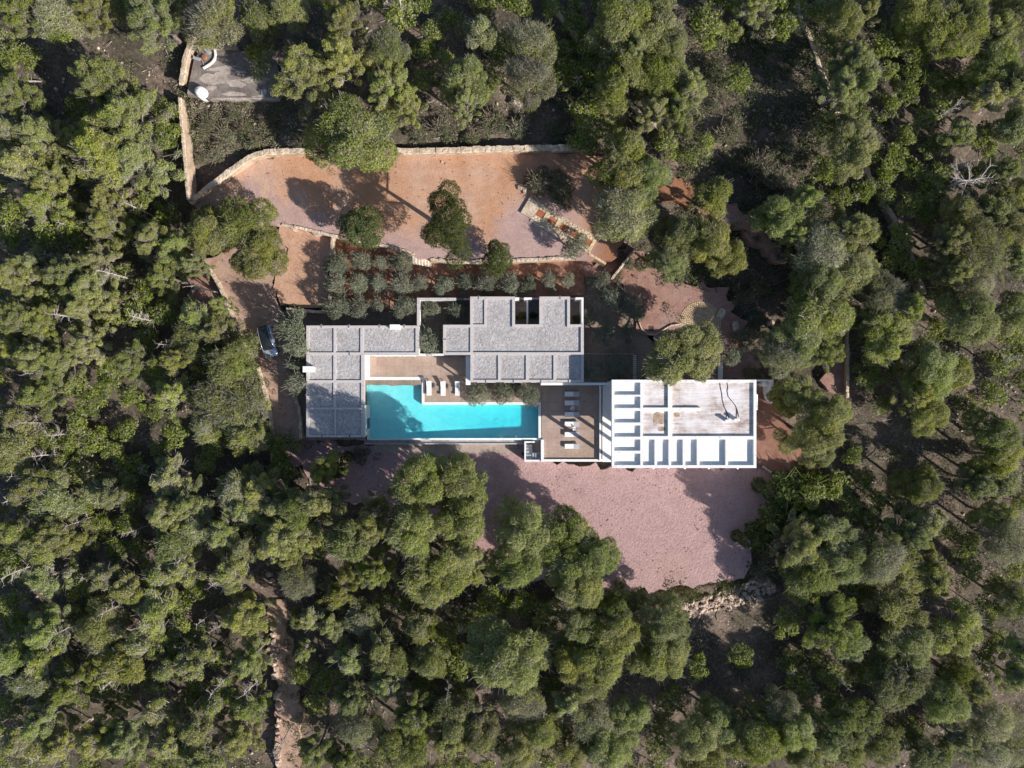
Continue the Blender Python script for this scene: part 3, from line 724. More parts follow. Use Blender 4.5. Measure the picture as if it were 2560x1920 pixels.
for px, py, ax in [(1214, 954, 'y'), (1283, 954, 'y'), (1352, 954, 'y'), (1421, 954, 'y'), (1196, 743, 'y'), (1111, 848, 'x'), (1400, 743, 'y')]:
    x, y = at(px, py, ZR + 0.05)
    MB().box(x - (0.09 if ax == 'y' else 0.24), x + (0.09 if ax == 'y' else 0.24), y - (0.26 if ax == 'y' else 0.09), y + (0.2 if ax == 'y' else 0.09), ZR - 0.05, ZR + 0.068).build('rain_spout', M['trough'], h2)
    MB().box(x - (0.05 if ax == 'y' else 0.245), x + (0.05 if ax == 'y' else 0.245), y - (0.265 if ax == 'y' else 0.05), y + (0.205 if ax == 'y' else 0.05), ZR, ZR + 0.072).build('spout_channel', M['dark'], h2)
# sunken patios: outer walls, a dividing wall, pavings
PW = 3.2
MB().pbox(1287.7, 743.5, 1298, 748.5, PW, -0.3, PW).pbox(1310, 743.5, 1330, 748.5, PW, -0.3, PW - 0.1).build('patio_wall', M['white'], h2)
MB().pbox(1298.1, 744.2, 1309.9, 748.2, 1.0, -0.3, 1.0).pbox(1330.1, 744.2, 1348.3, 748.2, 1.0, -0.3, 1.0).build('patio_wall', M['white'], h2)
MB().pbox(1439, 743.5, 1458.8, 748.5, PW, -0.3, PW).pbox(1453.8, 748.6, 1458.8, 810.9, PW, -0.3, PW - 0.003).build('patio_wall', M['white'], h2)
MB().pbox(1425.2, 744.2, 1438.9, 748.2, 1.0, -0.3, 1.0).build('patio_wall', M['white'], h2)
MB().pbox(1317, 749, 1320.5, 810.8, 2.6, -0.3, 2.6).build('patio_divider', M['white'], h2)
MB().pbox(1285, 745, 1352, 815, 0.0, -0.3, 0.012).build('patio_floor', M['strip'], h2)
MB().pbox(1422, 745, 1460, 815, 0.0, -0.3, 0.012).build('patio_floor', M['strip'], h2)
MB().pbox(1164.5, 889, 1175.9, 962.5, 2.7, 2.45, 2.7).pbox(1166, 958, 1170, 961, 2.7, -0.1, 2.45).build('canopy', M['white_clean'], h2)
q = rect(1177, 743, 1458.4, 954.6, ZR)
for k in range(4): window(h2, q[0] + 2.0 + k * 3.5, q[2] - 0.02, 'x', 2.4, 0.05, 2.4)
for k in range(3): window(h2, q[0] + 1.5 + k * 1.6, q[3] + 0.02, 'x', 0.9, 1.2, 2.2)

# walled court between the two houses
WC = 2.6
cw = thing('court_wall', 'white angled garden wall around the planted court between the two houses', 'wall', (*at(1040, 750, 0), 0))
MB().pbox(1043, 745, 1140, 751, WC, -0.3, WC).pbox(1140.1, 746, 1175, 749.5, 1.4, -0.3, 1.4).build('wall_run', M['white'], cw)
MB().pbox(1043, 751.1, 1049.5, 813, WC, -0.3, WC - 0.003).build('wall_run', M['white'], cw)
MB().pbox(1042.6, 744.6, 1140.2, 751.0, WC, WC + 0.001, WC + 0.06).pbox(1042.6, 751.1, 1049.8, 813.2, WC, WC + 0.001, WC + 0.058).build('wall_cap', M['parapet'], cw)
lw = thing('link_wall', 'thin white wall joining the two gravel roofed houses above the pool terrace', 'wall', (*at(1075, 886, 0), 0))
MB().pbox(1048, 884, 1107.5, 888.5, 2.2, -0.3, 2.2).build('wall_run', M['white'], lw)

# ------------------------------------------------------------------ pool
c = at(1130, 1040, 0)
pool = thing('swimming_pool', 'turquoise L-shaped swimming pool with white edges', 'swimming pool', (c[0], c[1], 0))
m, t, b = nodes_of('pool_paint')
p = wpos(t)
f = noise(t, p, 1.3, 6, 0.7)
t.links.new(ramp(t, f, [(0.3, (0.54, 0.76, 0.75)), (0.7, (0.72, 0.88, 0.87))]), b.inputs['Base Color']); b.inputs['Roughness'].default_value = 0.7
bump(t, noise(t, p, 2.3, 3, 0.6, (0.7, 1.5, 1)), 0.6, 0.07, b)
M['pool'] = m
m = bpy.data.materials.new('pool_water'); m.use_nodes = True; t = m.node_tree
for n in list(t.nodes): t.nodes.remove(n)
out = N(t, 'ShaderNodeOutputMaterial'); tr = N(t, 'ShaderNodeBsdfTransparent'); gl = N(t, 'ShaderNodeBsdfGlossy'); gl.inputs['Roughness'].default_value = 0.08
mx = N(t, 'ShaderNodeMixShader')
wn = noise(t, wpos(t), 1.7, 3, 0.6, (1.0, 2.2, 1))
bp = N(t, 'ShaderNodeBump'); bp.inputs['Strength'].default_value = 1.0; bp.inputs['Distance'].default_value = 0.35
t.links.new(wn, bp.inputs['Height']); t.links.new(bp.outputs[0], gl.inputs['Normal'])
lw_ = N(t, 'ShaderNodeFresnel'); lw_.inputs['IOR'].default_value = 1.33
t.links.new(bp.outputs[0], lw_.inputs['Normal'])
mx.inputs[0].default_value = 0.06
t.links.new(tr.outputs[0], mx.inputs[1]); t.links.new(gl.outputs[0], mx.inputs[2]); t.links.new(mx.outputs[0], out.inputs['Surface'])
va = N(t, 'ShaderNodeVolumeAbsorption'); va.inputs['Color'].default_value = (0.0, 0.885, 0.945, 1); va.inputs['Density'].default_value = 0.80
t.links.new(va.outputs[0], out.inputs['Volume'])
M['water'] = m
# outline in metres (at deck level): upper arm and lower arm
xl = at(911.5, 0, 0)[0]; xl2 = at(924, 0, 0)[0]; xm = at(1054.5, 0, 0)[0]; xr = at(1346, 0, 0)[0]
yt = at(0, 950, 0)[1]; ym = at(0, 1012.5, 0)[1]; yb = at(0, 1095.5, 0)[1]
ys_ = at(0, 1016, 0)[1]
OUT = [(xl, yt), (xm, yt), (xm, ym), (xr, ym), (xr, yb), (xl2, yb), (xl2, ys_), (xl, ys_)]
def depth(x): return -0.12 - (0.50 + 0.85 * max(0, min(1, (x - xm + 4) / (xr - xm + 2))))
def basin(inset, ztop, zoff, flip):
    mb = MB()
    o = [(xl + inset, yt - inset), (xm - inset, yt - inset), (xm - inset, ym - inset), (xr - inset, ym - inset), (xr - inset, yb + inset), (xl2 + inset, yb + inset), (xl2 + inset, ys_ + inset), (xl + inset, ys_ + inset)]
    return o
mb = MB()
Wt = 0.25
n = len(OUT)
vs = [(x, y, 0.0) for x, y in OUT] + [(x, y, depth(x)) for x, y in OUT]
mb.add(vs, [(i, (i + 1) % n, n + (i + 1) % n, n + i) for i in range(n)])
# floor in strips so that it can slope
def strip(x0, x1, y0, y1, k):
    for i in range(k):
        a = x0 + (x1 - x0) * i / k; b_ = x0 + (x1 - x0) * (i + 1) / k
        mb.add([(a, y0, depth(a)), (b_, y0, depth(b_)), (b_, y1, depth(b_)), (a, y1, depth(a))], [(0, 1, 2, 3)])
strip(xl, xm, ys_, yt, 8); strip(xl2, xm, yb, ys_, 8); strip(xm, xr, yb, ym, 12)
mb.build('basin', M['pool'], pool)
o = [(x + (0.004 if x in (xl, xl2) else -0.004), y + (0.004 if y == yb or y == ys_ else -0.004)) for x, y in OUT]
mb = MB()
xsx = sorted(set([xl, xl2, xm] + [xm + (xr - xm) * i / 12 for i in range(13)]))
top = [(x, y, -0.12) for x, y in o]
nn = len(o)
bot = [(x, y, depth(x) + 0.006) for x, y in o]
# closed water body: top n-gon, walls, floor following the slope in two planes
mb.add(top, [tuple(range(nn))[::-1]])
mb.add(top + bot, [(i, nn + i, nn + (i + 1) % nn, (i + 1) % nn) for i in range(nn)])
mb.add(bot, [tuple(range(nn))])
wat = mb.build('water', M['water'], pool)
bm = bmesh.new(); bm.from_mesh(wat.data); bmesh.ops.remove_doubles(bm, verts=bm.verts, dist=0.0005); bmesh.ops.recalc_face_normals(bm, faces=bm.faces); bmesh.ops.triangulate(bm, faces=bm.faces); bm.to_mesh(wat.data); bm.free()
cz = 0.05
def cop(x0, x1, y0, y1, z=cz): MB().box(x0, x1, y0, y1, -1.0, z).build('coping', M['coping'], pool)
d = 0.0535
cop(xl + 0.1, xm + 20 * d * 0.35, yt + 0.003, yt + 0.42)
cop(xm + 0.003, xm + 0.37, ym + 0.42, yt - 0.003)
cop(xm + 0.003, xr, ym + 0.003, ym + 0.417, cz + 0.002)
cop(xr + 0.003, xr + 0.37, yb - 0.25, ym + 0.4, cz + 0.004)
cop(xl2 - 0.35, xr, yb - 0.25, yb - 0.003, cz - 0.15)
MB().box(xl2 - 0.35, xl2 - 0.003, yb, ys_, -1.6, 0.02).build('coping', M['coping'], pool)
MB().box(xl2 - 0.9, at(1353, 0, -0.8)[0], yb - 0.72, yb - 0.253, -1.6, -0.75).build('overflow_trough', M['trough'], pool)
MB().box(xl2 - 0.9, at(1310, 0, -0.8)[0], yb - 0.86, yb - 0.723, -1.6, -0.55).build('trough_wall', M['parapet'], pool)
for (px, py) in ((1290, 1068), (1254, 1066)):
    x, y = at(px, py, 0)
    MB().tube([(x, yb + 0.05, -0.1), (x, yb + 0.1, 0.55), (x, yb + 0.5, 0.65), (x, yb + 0.9, 0.3), (x, yb + 1.0, -0.4)], 0.022, 6).build('handrail', M['steel'], pool)

def slab(name, px0, py0, px1, py1, z, mat, t=1.2):
    return struct(MB().pbox(px0, py0, px1, py1, z, z - t, z).build(name, M[mat]))
slab('pool_terrace', 914, 884, 1176, 941.7, 0.0, 'terrace')
slab('pool_terrace', 1061.5, 941.9, 1354, 1004.5, 0.004, 'terrace')
slab('lounge_terrace', 1354.5, 963.5, 1497, 1148, 0.002, 'terrace')
slab('pool_walk', 935, 1109.5, 1312, 1131.5, -1.56, 'strip', 0.6)
MB().pbox(1274, 1108, 1297, 1123, -1.5, -1.56, -1.535).build('hatch', M['iron'])
tag(bpy.data.objects['hatch'], 'square rust framed hatch in the walk below the pool', 'hatch')
MB().pbox(1275.5, 1109.5, 1295.5, 1121.5, -1.5, -1.535, -1.525).build('hatch_cover', M['strip'], bpy.data.objects['hatch'])

tw = thing('terrace_wall', 'low white wall edging the lounge terrace above the gravel court', 'wall', (*at(1430, 1151, 0), -1.6))
MB().pbox(1359.5, 1148.1, 1506, 1154, 0.2, -1.9, 0.22).build('wall_run', M['white_clean'], tw)
MB().pbox(1352.5, 1099, 1359.4, 1154.5, 0.2, -1.9, 0.26).build('wall_run', M['white_clean'], tw)
st = thing('stair_box', 'white walled stairwell with grey winding steps at the pool corner', 'staircase', (*at(1332, 1128, 0), -1.6))
MB().pbox(1311, 1103, 1315, 1154, 0.1, -1.9, 0.14).build('side_wall', M['white_clean'], st)
MB().pbox(1315.1, 1149.5, 1352.4, 1154, 0.1, -1.9, 0.12).build('front_wall', M['white_clean'], st)
MB().pbox(1315.1, 1103.2, 1337, 1106.5, 0.1, -1.9, 0.13).build('back_wall', M['white_clean'], st)
for i in range(4):
    MB().pbox(1315.2, 1136 - i * 8, 1331, 1149.4 if i == 0 else 1136 - (i - 1) * 8 - 0.1, -0.6, -1.9, -0.35 - i * 0.2).build('step', M['trough'], st)
for i in range(3):
    MB().pbox(1331.1 + i * 7, 1132, 1338 + i * 7 if i < 2 else 1352.3, 1149.4, -0.4, -1.9, -0.25 + i * 0.1).build('step', M['trough'], st)
MB().pbox(1331.1, 1106.6, 1352.3, 1131.9, -1.3, -1.9, -1.3).build('landing', M['strip'], st)
lb = thing('link_beam', 'long white beam between the gravel roofed house and the white villa', 'beam', (*at(1440, 959, 3), 0))
MB().pbox(1352, 956.6, 1527, 963, 3.0, 2.7, 3.0).build('beam', M['white_clean'], lb)
for px in (1356, 1496): MB().pbox(px, 957.5, px + 4, 961.5, 2.7, -0.3, 2.7).build('post', M['white_clean'], lb)
bench = thing('terrace_bench', 'long white bench wall between the lounge terrace and the white villa', 'bench', (*at(1502, 1060, 0), 0))
MB().pbox(1498.5, 964, 1503.5, 1152, 0.45, -0.4, 0.45).build('seat', M['white_clean'], bench)
MB().pbox(1506.5, 964, 1531, 1155, 0.2, -1.7, 0.12).build('plinth', M['white_clean'], bench)

# ------------------------------------------------------------------ white villa
ZV = 6.5
c = at(1710, 1060, 0)
vl = thing('white_villa', 'tall white villa with a grid of open white roof boxes on the right', 'house', (c[0], c[1], -1.6))
f0 = rect(1529.6, 949.4, 1891, 1170, ZV)
bx0 = f0[0] + 8.6
MB().box(f0[0] + 0.12, f0[1] - 0.12, f0[2] + 0.12, f0[3] - 0.12, 5.9, ZV - 0.12).build('roof_slab', M['white'], vl)
MB().box(bx0, f0[1] - 0.14, f0[2] + 0.14, f0[3] - 0.14, -1.8, 5.9).build('wall', M['white'], vl)
MB().box(f0[0] + 0.3, bx0 - 0.01, f0[3] - 0.42, f0[3] - 0.14, -0.2, 5.9).build('wall', M['white'], vl)
MB().box(f0[0] - 0.02, bx0 - 0.01, f0[2] + 0.3, f0[3] - 0.5, -1.7, 0.10).build('floor', M['white_clean'], vl)
for px in (1530, 1600, 1640, 1678):
    x, y = at(px, 1160, 0)
    MB().box(x - 0.17, x + 0.17, f0[2] + 0.25, f0[2] + 0.60, 0.1, 5.9).build('column', M['white_clean'], vl)
vx = [1529.6, 1536, 1600.8, 1607.3, 1670, 1680.7, 1884, 1891]
def vb(rects, zt=ZV + 0.32):
    for i, q in enumerate(rects):
        MB().pbox(*q, zt, ZV - 0.3, zt + 0.002 * (i % 4)).build('roof_beam', M['white'], vl)
y1, y2 = 956.5, 1090.2
vb([(1529.6, 949.4, 1891, 956.4), (1529.6, 1163, 1891, 1170), (1529.6, 956.4, 1536, 1163), (1884, 956.4, 1891, 1163), (1600.8, 956.4, 1607.3, 1163), (1607.3, 1090.2, 1884, 1098.8)])
vb([(1536, a_, 1600.8, b_) for a_, b_ in ((986.8, 991.6), (1020, 1027.5), (1056.3, 1063.6), (1091.8, 1098.6), (1127, 1134))])
vb([(1670, 956.4, 1680.7, 1090.2), (1607.3, 1019, 1670, 1028.3), (1680.7, 1019, 1753, 1028.3)])
vb([(a_, 1098.8, b_, 1163) for a_, b_ in ((1636.5, 1642.5), (1671.5, 1678), (1707, 1713.3), (1742.3, 1749), (1813.6, 1820))])
def vf(rects, mat, z=ZV - 0.13):
    for q in rects: MB().pbox(*q, ZV, ZV - 0.35, z).build('roof_floor', M[mat], vl)
vf([(1536, 956.4, 1600.8, 986.8), (1536, 991.6, 1600.8, 1020), (1536, 1027.5, 1600.8, 1056.3), (1536, 1063.6, 1600.8, 1091.8), (1536, 1098.6, 1600.8, 1127), (1536, 1134, 1600.8, 1163)], 'white_clean', ZV - 0.115)
vf([(1607.3, 1098.8, 1636.5, 1163), (1642.5, 1098.8, 1671.5, 1163), (1678, 1098.8, 1707, 1163), (1713.3, 1098.8, 1742.3, 1163), (1749, 1098.8, 1813.6, 1163), (1820, 1098.8, 1884, 1163)], 'white_clean', ZV - 0.115)
vf([(1607.3, 956.4, 1670, 1019), (1607.3, 1028.3, 1670, 1090.2), (1680.7, 956.4, 1884, 1019), (1680.7, 1028.3, 1753, 1090.2), (1753, 1019, 1884, 1090.2)], 'villa_deck', ZV + 0.03)
# brown standing-water marks in the lower middle box
for q, sd_ in (((1630, 1029, 1663, 1062), 1), ((1643, 1066, 1664, 1078), 2), ((1655, 958, 1669, 966), 3), ((1683, 1030, 1700, 1044), 4)):
    a = rect(*q, ZV); rr = random.Random(sd_)
    pts = [((a[0] + a[1]) / 2 + (a[1] - a[0]) / 2 * math.copysign(abs(math.cos(th)) ** .6, math.cos(th)) * rr.uniform(.82, 1), (a[2] + a[3]) / 2 + (a[3] - a[2]) / 2 * math.copysign(abs(math.sin(th)) ** .6, math.sin(th)) * rr.uniform(.82, 1)) for th in [k * math.pi / 14 for k in range(28)]]
    MB().prism(pts, ZV - 0.13, ZV + 0.036).build('water_mark', M['stain'], vl)
for (px, py) in ((1818, 1051.5), (1840.5, 1049)):
    x, y = at(px, py, ZV + 0.3)
    v_ = MB().box(x - 0.30, x + 0.30, y - 0.10, y + 0.10, ZV - 0.11, ZV + 0.70).build('roof_vent', M['white_clean'], vl)
    MB().box(x - 0.34, x + 0.34, y - 0.14, y + 0.14, ZV + 0.70, ZV + 0.76).build('cap', M['white_clean'], v_)
for path in ([(1799, 957), (1800, 968), (1804, 985), (1805, 1000), (1810, 1018), (1817, 1030), (1822, 1046)], [(1817, 957), (1819, 968), (1817, 978), (1820, 992), (1830, 1004), (1838, 1014), (1843, 1028), (1846, 1042)],
             [(1814, 1026), (1816, 1036), (1815, 1048)], [(1840, 1020), (1841, 1032), (1840, 1044)]):
    MB().tube([(*at(a_, b_, ZV - 0.1), ZV + 0.07) for a_, b_ in path], 0.032, 5).build('cable', M['cable'], vl)
MB().pbox(1891.1, 986, 1894.5, 1025, 5.0, 4.85, 5.0).build('awning', M['white_clean'], vl)
for px in (1634, 1672, 1713, 1773, 1845):
    x, y = at(px, 1170.6, ZV)
    MB().box(x - 0.1, x + 0.1, f0[2] - 0.16, f0[2] - 0.003, ZV - 0.28, ZV - 0.1).build('rain_spout', M['white_clean'], vl)
for k in range(4): window(vl, bx0 + 1.4 + k * 2.3, f0[2] + 0.12, 'x', 1.5, 1.2, 4.6)
for k in range(3): window(vl, f0[1] - 0.12, f0[2] + 2 + k * 3.0, 'y', 1.4, 1.0, 3.0)

gb = thing('garden_oven', 'white outdoor oven with round chimney and curved wall beside the villa', 'oven', (*at(1920, 965, -0.9), -0.9))
MB().pbox(1891.2, 949, 1934, 953.5, 1.8, -1.2, 1.8).build('back_wall', M['white_clean'], gb)
MB().pbox(1917, 953.6, 1933.5, 985, 0.6, -1.2, 0.7).build('counter', M['plastic_white'], gb)
MB().pbox(1929, 953.7, 1934, 985, 1.4, 0.701, 1.4).build('side_wall', M['plastic_white'], gb)
x, y = at(1912, 959.5, 1.0)
oc = MB().lathe([(0.36, -1.2), (0.36, 0.9), (0.30, 1.15), (0.16, 1.3)], 18, (x, y)).build('chimney', M['plastic_white'], gb)
mb = MB()
pts = [at(a_, b_, 0) for a_, b_ in ((1917, 985.3), (1918, 992), (1921, 998), (1925, 1003), (1929, 1007))]
for i in range(len(pts) - 1):
    p, q = pts[i], pts[i + 1]; l = math.hypot(q[0] - p[0], q[1] - p[1])
    mb.obox(((p[0] + q[0]) / 2, (p[1] + q[1]) / 2), ((q[0] - p[0]) / l, (q[1] - p[1]) / l), l + 0.02, 0.26, -1.2, 0.3 - i * 0.003)
mb.build('curved_wall', M['plastic_white'], gb)
# ------------------------------------------------------------------ loungers, tables, chairs
def lounger(label, group, raised):
    """head end at +y, 1.95 m long"""
    t = thing('sun_lounger', label, 'sun lounger', (0, 0, 0), group)
    L, Wd, h = 1.95, 0.66, 0.34
    fr = MB()
    for s in (-1, 1): fr.box(s * (Wd / 2 - 0.025) - 0.02, s * (Wd / 2 - 0.025) + 0.02, -L / 2, L / 2, h - 0.06, h)
    fr.box(-Wd / 2 + 0.046, Wd / 2 - 0.046, -L / 2, -L / 2 + 0.04, h - 0.06, h - 0.002).box(-Wd / 2 + 0.046, Wd / 2 - 0.046, L / 2 - 0.04, L / 2, h - 0.06, h - 0.002)
    fr.build('frame', M['plastic_white'], t)
    for sx in (-1, 1):
        for sy in (-0.80, 0.66): MB().box(sx * 0.29 - 0.022, sx * 0.29 + 0.022, sy - 0.022, sy + 0.022, 0, h - 0.06).build('leg', M['plastic_white'], t)
    hinge = 0.22
    MB().box(-Wd / 2 + 0.03, Wd / 2 - 0.03, -L / 2 + 0.02, hinge, h + 0.003, h + 0.05).build('seat', M['cushion'], t)
    zt = 0.42 if raised else 0.05
    bl = L / 2 - hinge - 0.02
    b = MB(); y0, y1, z0, z1 = hinge + 0.02, hinge + 0.02 + math.sqrt(max(0.05, bl ** 2 - zt ** 2 * 0.6)), h + 0.004, h + zt
    q = [(-Wd / 2 + .03, y0, z0), (Wd / 2 - .03, y0, z0), (Wd / 2 - .03, y1, z1), (-Wd / 2 + .03, y1, z1)]
    b.add(q + [(p[0], p[1], p[2] + 0.045) for p in q], [(3, 2, 1, 0), (4, 5, 6, 7), (0, 1, 5, 4), (1, 2, 6, 5), (2, 3, 7, 6), (3, 0, 4, 7)])
    b.build('backrest', M['cushion'] if raised else M['sling'], t)
    if raised:
        for sx in (-1, 1): MB().tube([(sx * 0.27, y1 - 0.1, z1 - 0.06), (sx * 0.27, y1 + 0.02, h - 0.03)], 0.012, 5).build('backrest_strut', M['plastic_white'], t)
    return t
la = lounger('white sun lounger nearest the pool corner, left of the three on the pool deck', 'sun loungers on the pool deck', True)
spots = [(1072.3, 970.4), (1107.5, 971), (1143.5, 970.6)]
labs = [la['label'], 'middle one of the three white sun loungers on the pool deck', 'white sun lounger half in shade, right of the three on the pool deck']
for i, (a, b) in enumerate(spots):
    o = la if i == 0 else dup(la, (0, 0, 0))
    o.location = (*at(a, b, 0.35), 0.006); o.rotation_euler = (0, 0, 0); o['label'] = labs[i]
lb_ = lounger('x', 'sun loungers on the lounge terrace', False)
for i, (b, lab) in enumerate([(985, 'topmost white lounger in the shade of the lounge terrace'), (1007.3, 'second white lounger from the top of the lounge terrace, fully shaded'), (1036, 'white lounger on the lounge terrace lying across the edge of the shade'),
                              (1060, 'sunlit white lounger on the lounge terrace just below the shade edge'), (1086, 'white lounger on the lounge terrace crossed by a post shadow'), (1115.5, 'lowest white lounger on the lounge terrace near the white edge wall')]):
    o = lb_ if i == 0 else dup(lb_, (0, 0, 0))
    o.location = (*at(1430, b, 0.35), 0.002); o.rotation_euler = (0, 0, -math.pi / 2); o['label'] = lab
def side_table():
    t = thing('side_table', '', 'side table', (0, 0, 0), 'slatted side tables by the loungers')
    for i in range(5): MB().box(-0.24, 0.24, -0.30 + i * 0.124, -0.30 + i * 0.124 + 0.10, 0.40, 0.43).build('slat', M['wood'], t)
    MB().box(-0.21, -0.17, -0.28, 0.28, 0.36, 0.399).box(0.17, 0.21, -0.28, 0.28, 0.36, 0.399).build('rail', M['wood'], t)
    for sx in (-1, 1):
        for sy in (-1, 1): MB().box(sx * .19 - .02, sx * .19 + .02, sy * .26 - .02, sy * .26 + .02, 0, 0.359).build('leg', M['wood'], t)
    return t
sa = side_table(); sa.location = (*at(1092, 970.5, 0.4), 0.004); sa['label'] = 'grey slatted side table between the left and middle pool loungers'
sb = dup(sa, (*at(1126, 972, 0.4), 0.004), label='grey slatted side table between the middle and right pool loungers')
def shell_chair():
    t = thing('shell_chair', '', 'chair', (0, 0, 0), 'white shell chairs')
    mb = MB(); n = 14
    prof = [(0.02, 0.38), (0.14, 0.385), (0.24, 0.42), (0.29, 0.50)]
    o = 0; vs = []; fs = []
    for r_, z in prof:
        for k in range(n):
            th = 2 * math.pi * k / n
            back = max(0, math.sin(th)) ** 1.5
            vs.append((r_ * math.cos(th), r_ * math.sin(th) * 1.05, z + (0.32 * back if r_ > 0.2 else 0) * (r_ - 0.14) / 0.15))
    for i in range(len(prof) - 1):
        for k in range(n): fs.append((i * n + k, i * n + (k + 1) % n, (i + 1) * n + (k + 1) % n, (i + 1) * n + k))
    fs.append(tuple(range(n - 1, -1, -1)))
    mb.add(vs, fs).build('shell', M['plastic_white'], t, True)
    for sx in (-1, 1):
        for sy in (-1, 1): MB().tube([(sx * .10, sy * .10, 0.385), (sx * .27, sy * .27, 0)], 0.014, 5).build('leg', M['steel'], t)
    MB().box(-0.17, 0.17, -0.17, 0.15, 0.425, 0.47).build('cushion', M['sling'], t)
    return t
sc_ = shell_chair(); sc_.location = (*at(1431, 1021, 0.4), 0.002); sc_.rotation_euler = (0, 0, 0.6); sc_['label'] = 'white shell chair in the shade between the loungers'
dup(sc_, (*at(1437, 1072, 0.4), 0.002), -0.5, 'white shell chair in the sun between two loungers')

# ------------------------------------------------------------------ parked car
def paint(name, c, rough=0.25, metal=0.5):
    m, t, b = nodes_of(name); b.inputs['Base Color'].default_value = (*c, 1); b.inputs['Roughness'].default_value = rough; b.inputs['Metallic'].default_value = metal
    b.inputs['Coat Weight'].default_value = 0.6; b.inputs['Coat Roughness'].default_value = 0.08
    return m
M['carpaint'] = paint('silver_blue_paint', (0.50, 0.56, 0.64))
M['carglass'] = paint('dark_car_glass', (0.015, 0.02, 0.025), 0.06, 0.0)
M['tyre'] = plain('tyre_rubber', (0.02, 0.02, 0.02), 0.8)
M['lens'] = paint('headlamp_lens', (0.75, 0.78, 0.8), 0.1, 0.0)
M['redlens'] = paint('tail_lamp_lens', (0.35, 0.02, 0.02), 0.15, 0.0)
def car():
    """front towards -y, 4.4 m long"""
    cx, cy = at(668.5, 852.5, 1.4)
    p0 = at(658, 815, 1.2); p1 = at(679.5, 891, 1.0)
    ang = math.atan2(p1[1] - p0[1], p1[0] - p0[0]) + math.pi / 2
    t = thing('parked_car', 'silver blue estate car with a dark glass roof parked on the driveway', 'car', (cx, cy, Z_DR))
    def loft(sections, name, mat, parent, n=18, smooth=True, zbase=None):
        mb = MB(); k = None
        for i, (y, hw, zb, zt, rr) in enumerate(sections):
            ring = []
            for q in range(n):
                th = 2 * math.pi * q / n - math.pi / 2
                e = 0.32 if rr == 0 else rr
                cxx = math.copysign(abs(math.cos(th)) ** e, math.cos(th)) * hw
                czz = (zb + zt) / 2 + math.copysign(abs(math.sin(th)) ** e, math.sin(th)) * (zt - zb) / 2
                ring.append((cxx, y, czz))
            mb.v += ring
        for i in range(len(sections) - 1):
            for q in range(n): mb.f.append((i * n + q, i * n + (q + 1) % n, (i + 1) * n + (q + 1) % n, (i + 1) * n + q))
        mb.f.append(tuple(range(n - 1, -1, -1))); mb.f.append(tuple((len(sections) - 1) * n + q for q in range(n)))
        return mb.build(name, mat, parent, smooth, loc=(0, 0, 0))
    body = loft([(-2.2, .60, .40, .66, .5), (-2.12, .78, .30, .80, .4), (-1.85, .90, .24, .93, .36), (-1.3, .95, .22, 1.02, .33), (-0.9, .955, .22, 1.07, .33), (0.2, .96, .22, 1.08, .33), (1.4, .95, .22, 1.09, .33), (1.9, .90, .26, 1.06, .36), (2.12, .82, .36, .98, .4), (2.2, .66, .46, .84, .5)], 'body', M['carpaint'], t)
    cab = loft([(-1.18, .72, 1.0, 1.05, .5), (-0.6, .74, 1.0, 1.44, .45), (-0.15, .74, 1.0, 1.56, .45), (0.6, .735, 1.0, 1.60, .45), (1.3, .72, 1.0, 1.57, .45), (1.8, .69, 1.0, 1.46, .45), (2.08, .62, 1.0, 1.12, .5)], 'cabin_glass', M['carglass'], t)
    # roof rails and pillars in body colour
    for s in (-1, 1):
        MB().tube([(s * .80, -1.15, 1.06), (s * .735, -0.55, 1.43), (s * .70, -0.1, 1.555), (s * .69, 0.6, 1.60), (s * .67, 1.3, 1.57), (s * .65, 1.8, 1.45), (s * .70, 2.08, 1.08)], .035, 6).build('roof_rail', M['carpaint'], t, True, loc=(0, 0, 0))
        MB().box(s * 1.0 - .1, s * 1.0 + .1, -.86, -.72, 1.02, 1.16).build('wing_mirror', M['carpaint'], t, loc=(0, 0, 0))
        MB().obox((s * .66, -2.06), (1, 0), .30, .14, .66, .80).build('headlight', M['lens'], t, loc=(0, 0, 0))
        MB().obox((s * .70, 2.1), (1, 0), .20, .12, .78, .98).build('tail_light', M['redlens'], t, loc=(0, 0, 0))
        for y in (-1.38, 1.36):
            wl = MB(); vs = []
            for xx, r_ in ((s * .76, .32), (s * .78, .34), (s * .96, .34), (s * .985, .31)):
                vs.append([(xx, y + r_ * math.cos(2 * math.pi * k / 16), .34 + r_ * math.sin(2 * math.pi * k / 16)) for k in range(16)])
            wl.v = [p for r_ in vs for p in r_]
            wl.f = [(i * 16 + k, i * 16 + (k + 1) % 16, (i + 1) * 16 + (k + 1) % 16, (i + 1) * 16 + k) for i in range(3) for k in range(16)] + [tuple(range(16)), tuple(48 + k for k in range(16))]
            wo = wl.build('wheel', M['tyre'], t, loc=(0, 0, 0))
            rm = MB(); rm.tube([(s * .984, y, .34), (s * .998, y, .34)], .21, 14).build('rim', M['steel'], wo, loc=(0, 0, 0))
    MB().tube([(-.62, -1.15, 1.052), (0, -1.2, 1.055), (.62, -1.15, 1.052)], .015, 5).build('wiper', M['tyre'], t, loc=(0, 0, 0))
    MB().box(-.26, .26, 2.195, 2.215, .62, .74).build('number_plate', M['plastic_white'], t, loc=(0, 0, 0))
    t.rotation_euler = (0, 0, ang)
    return t
car()

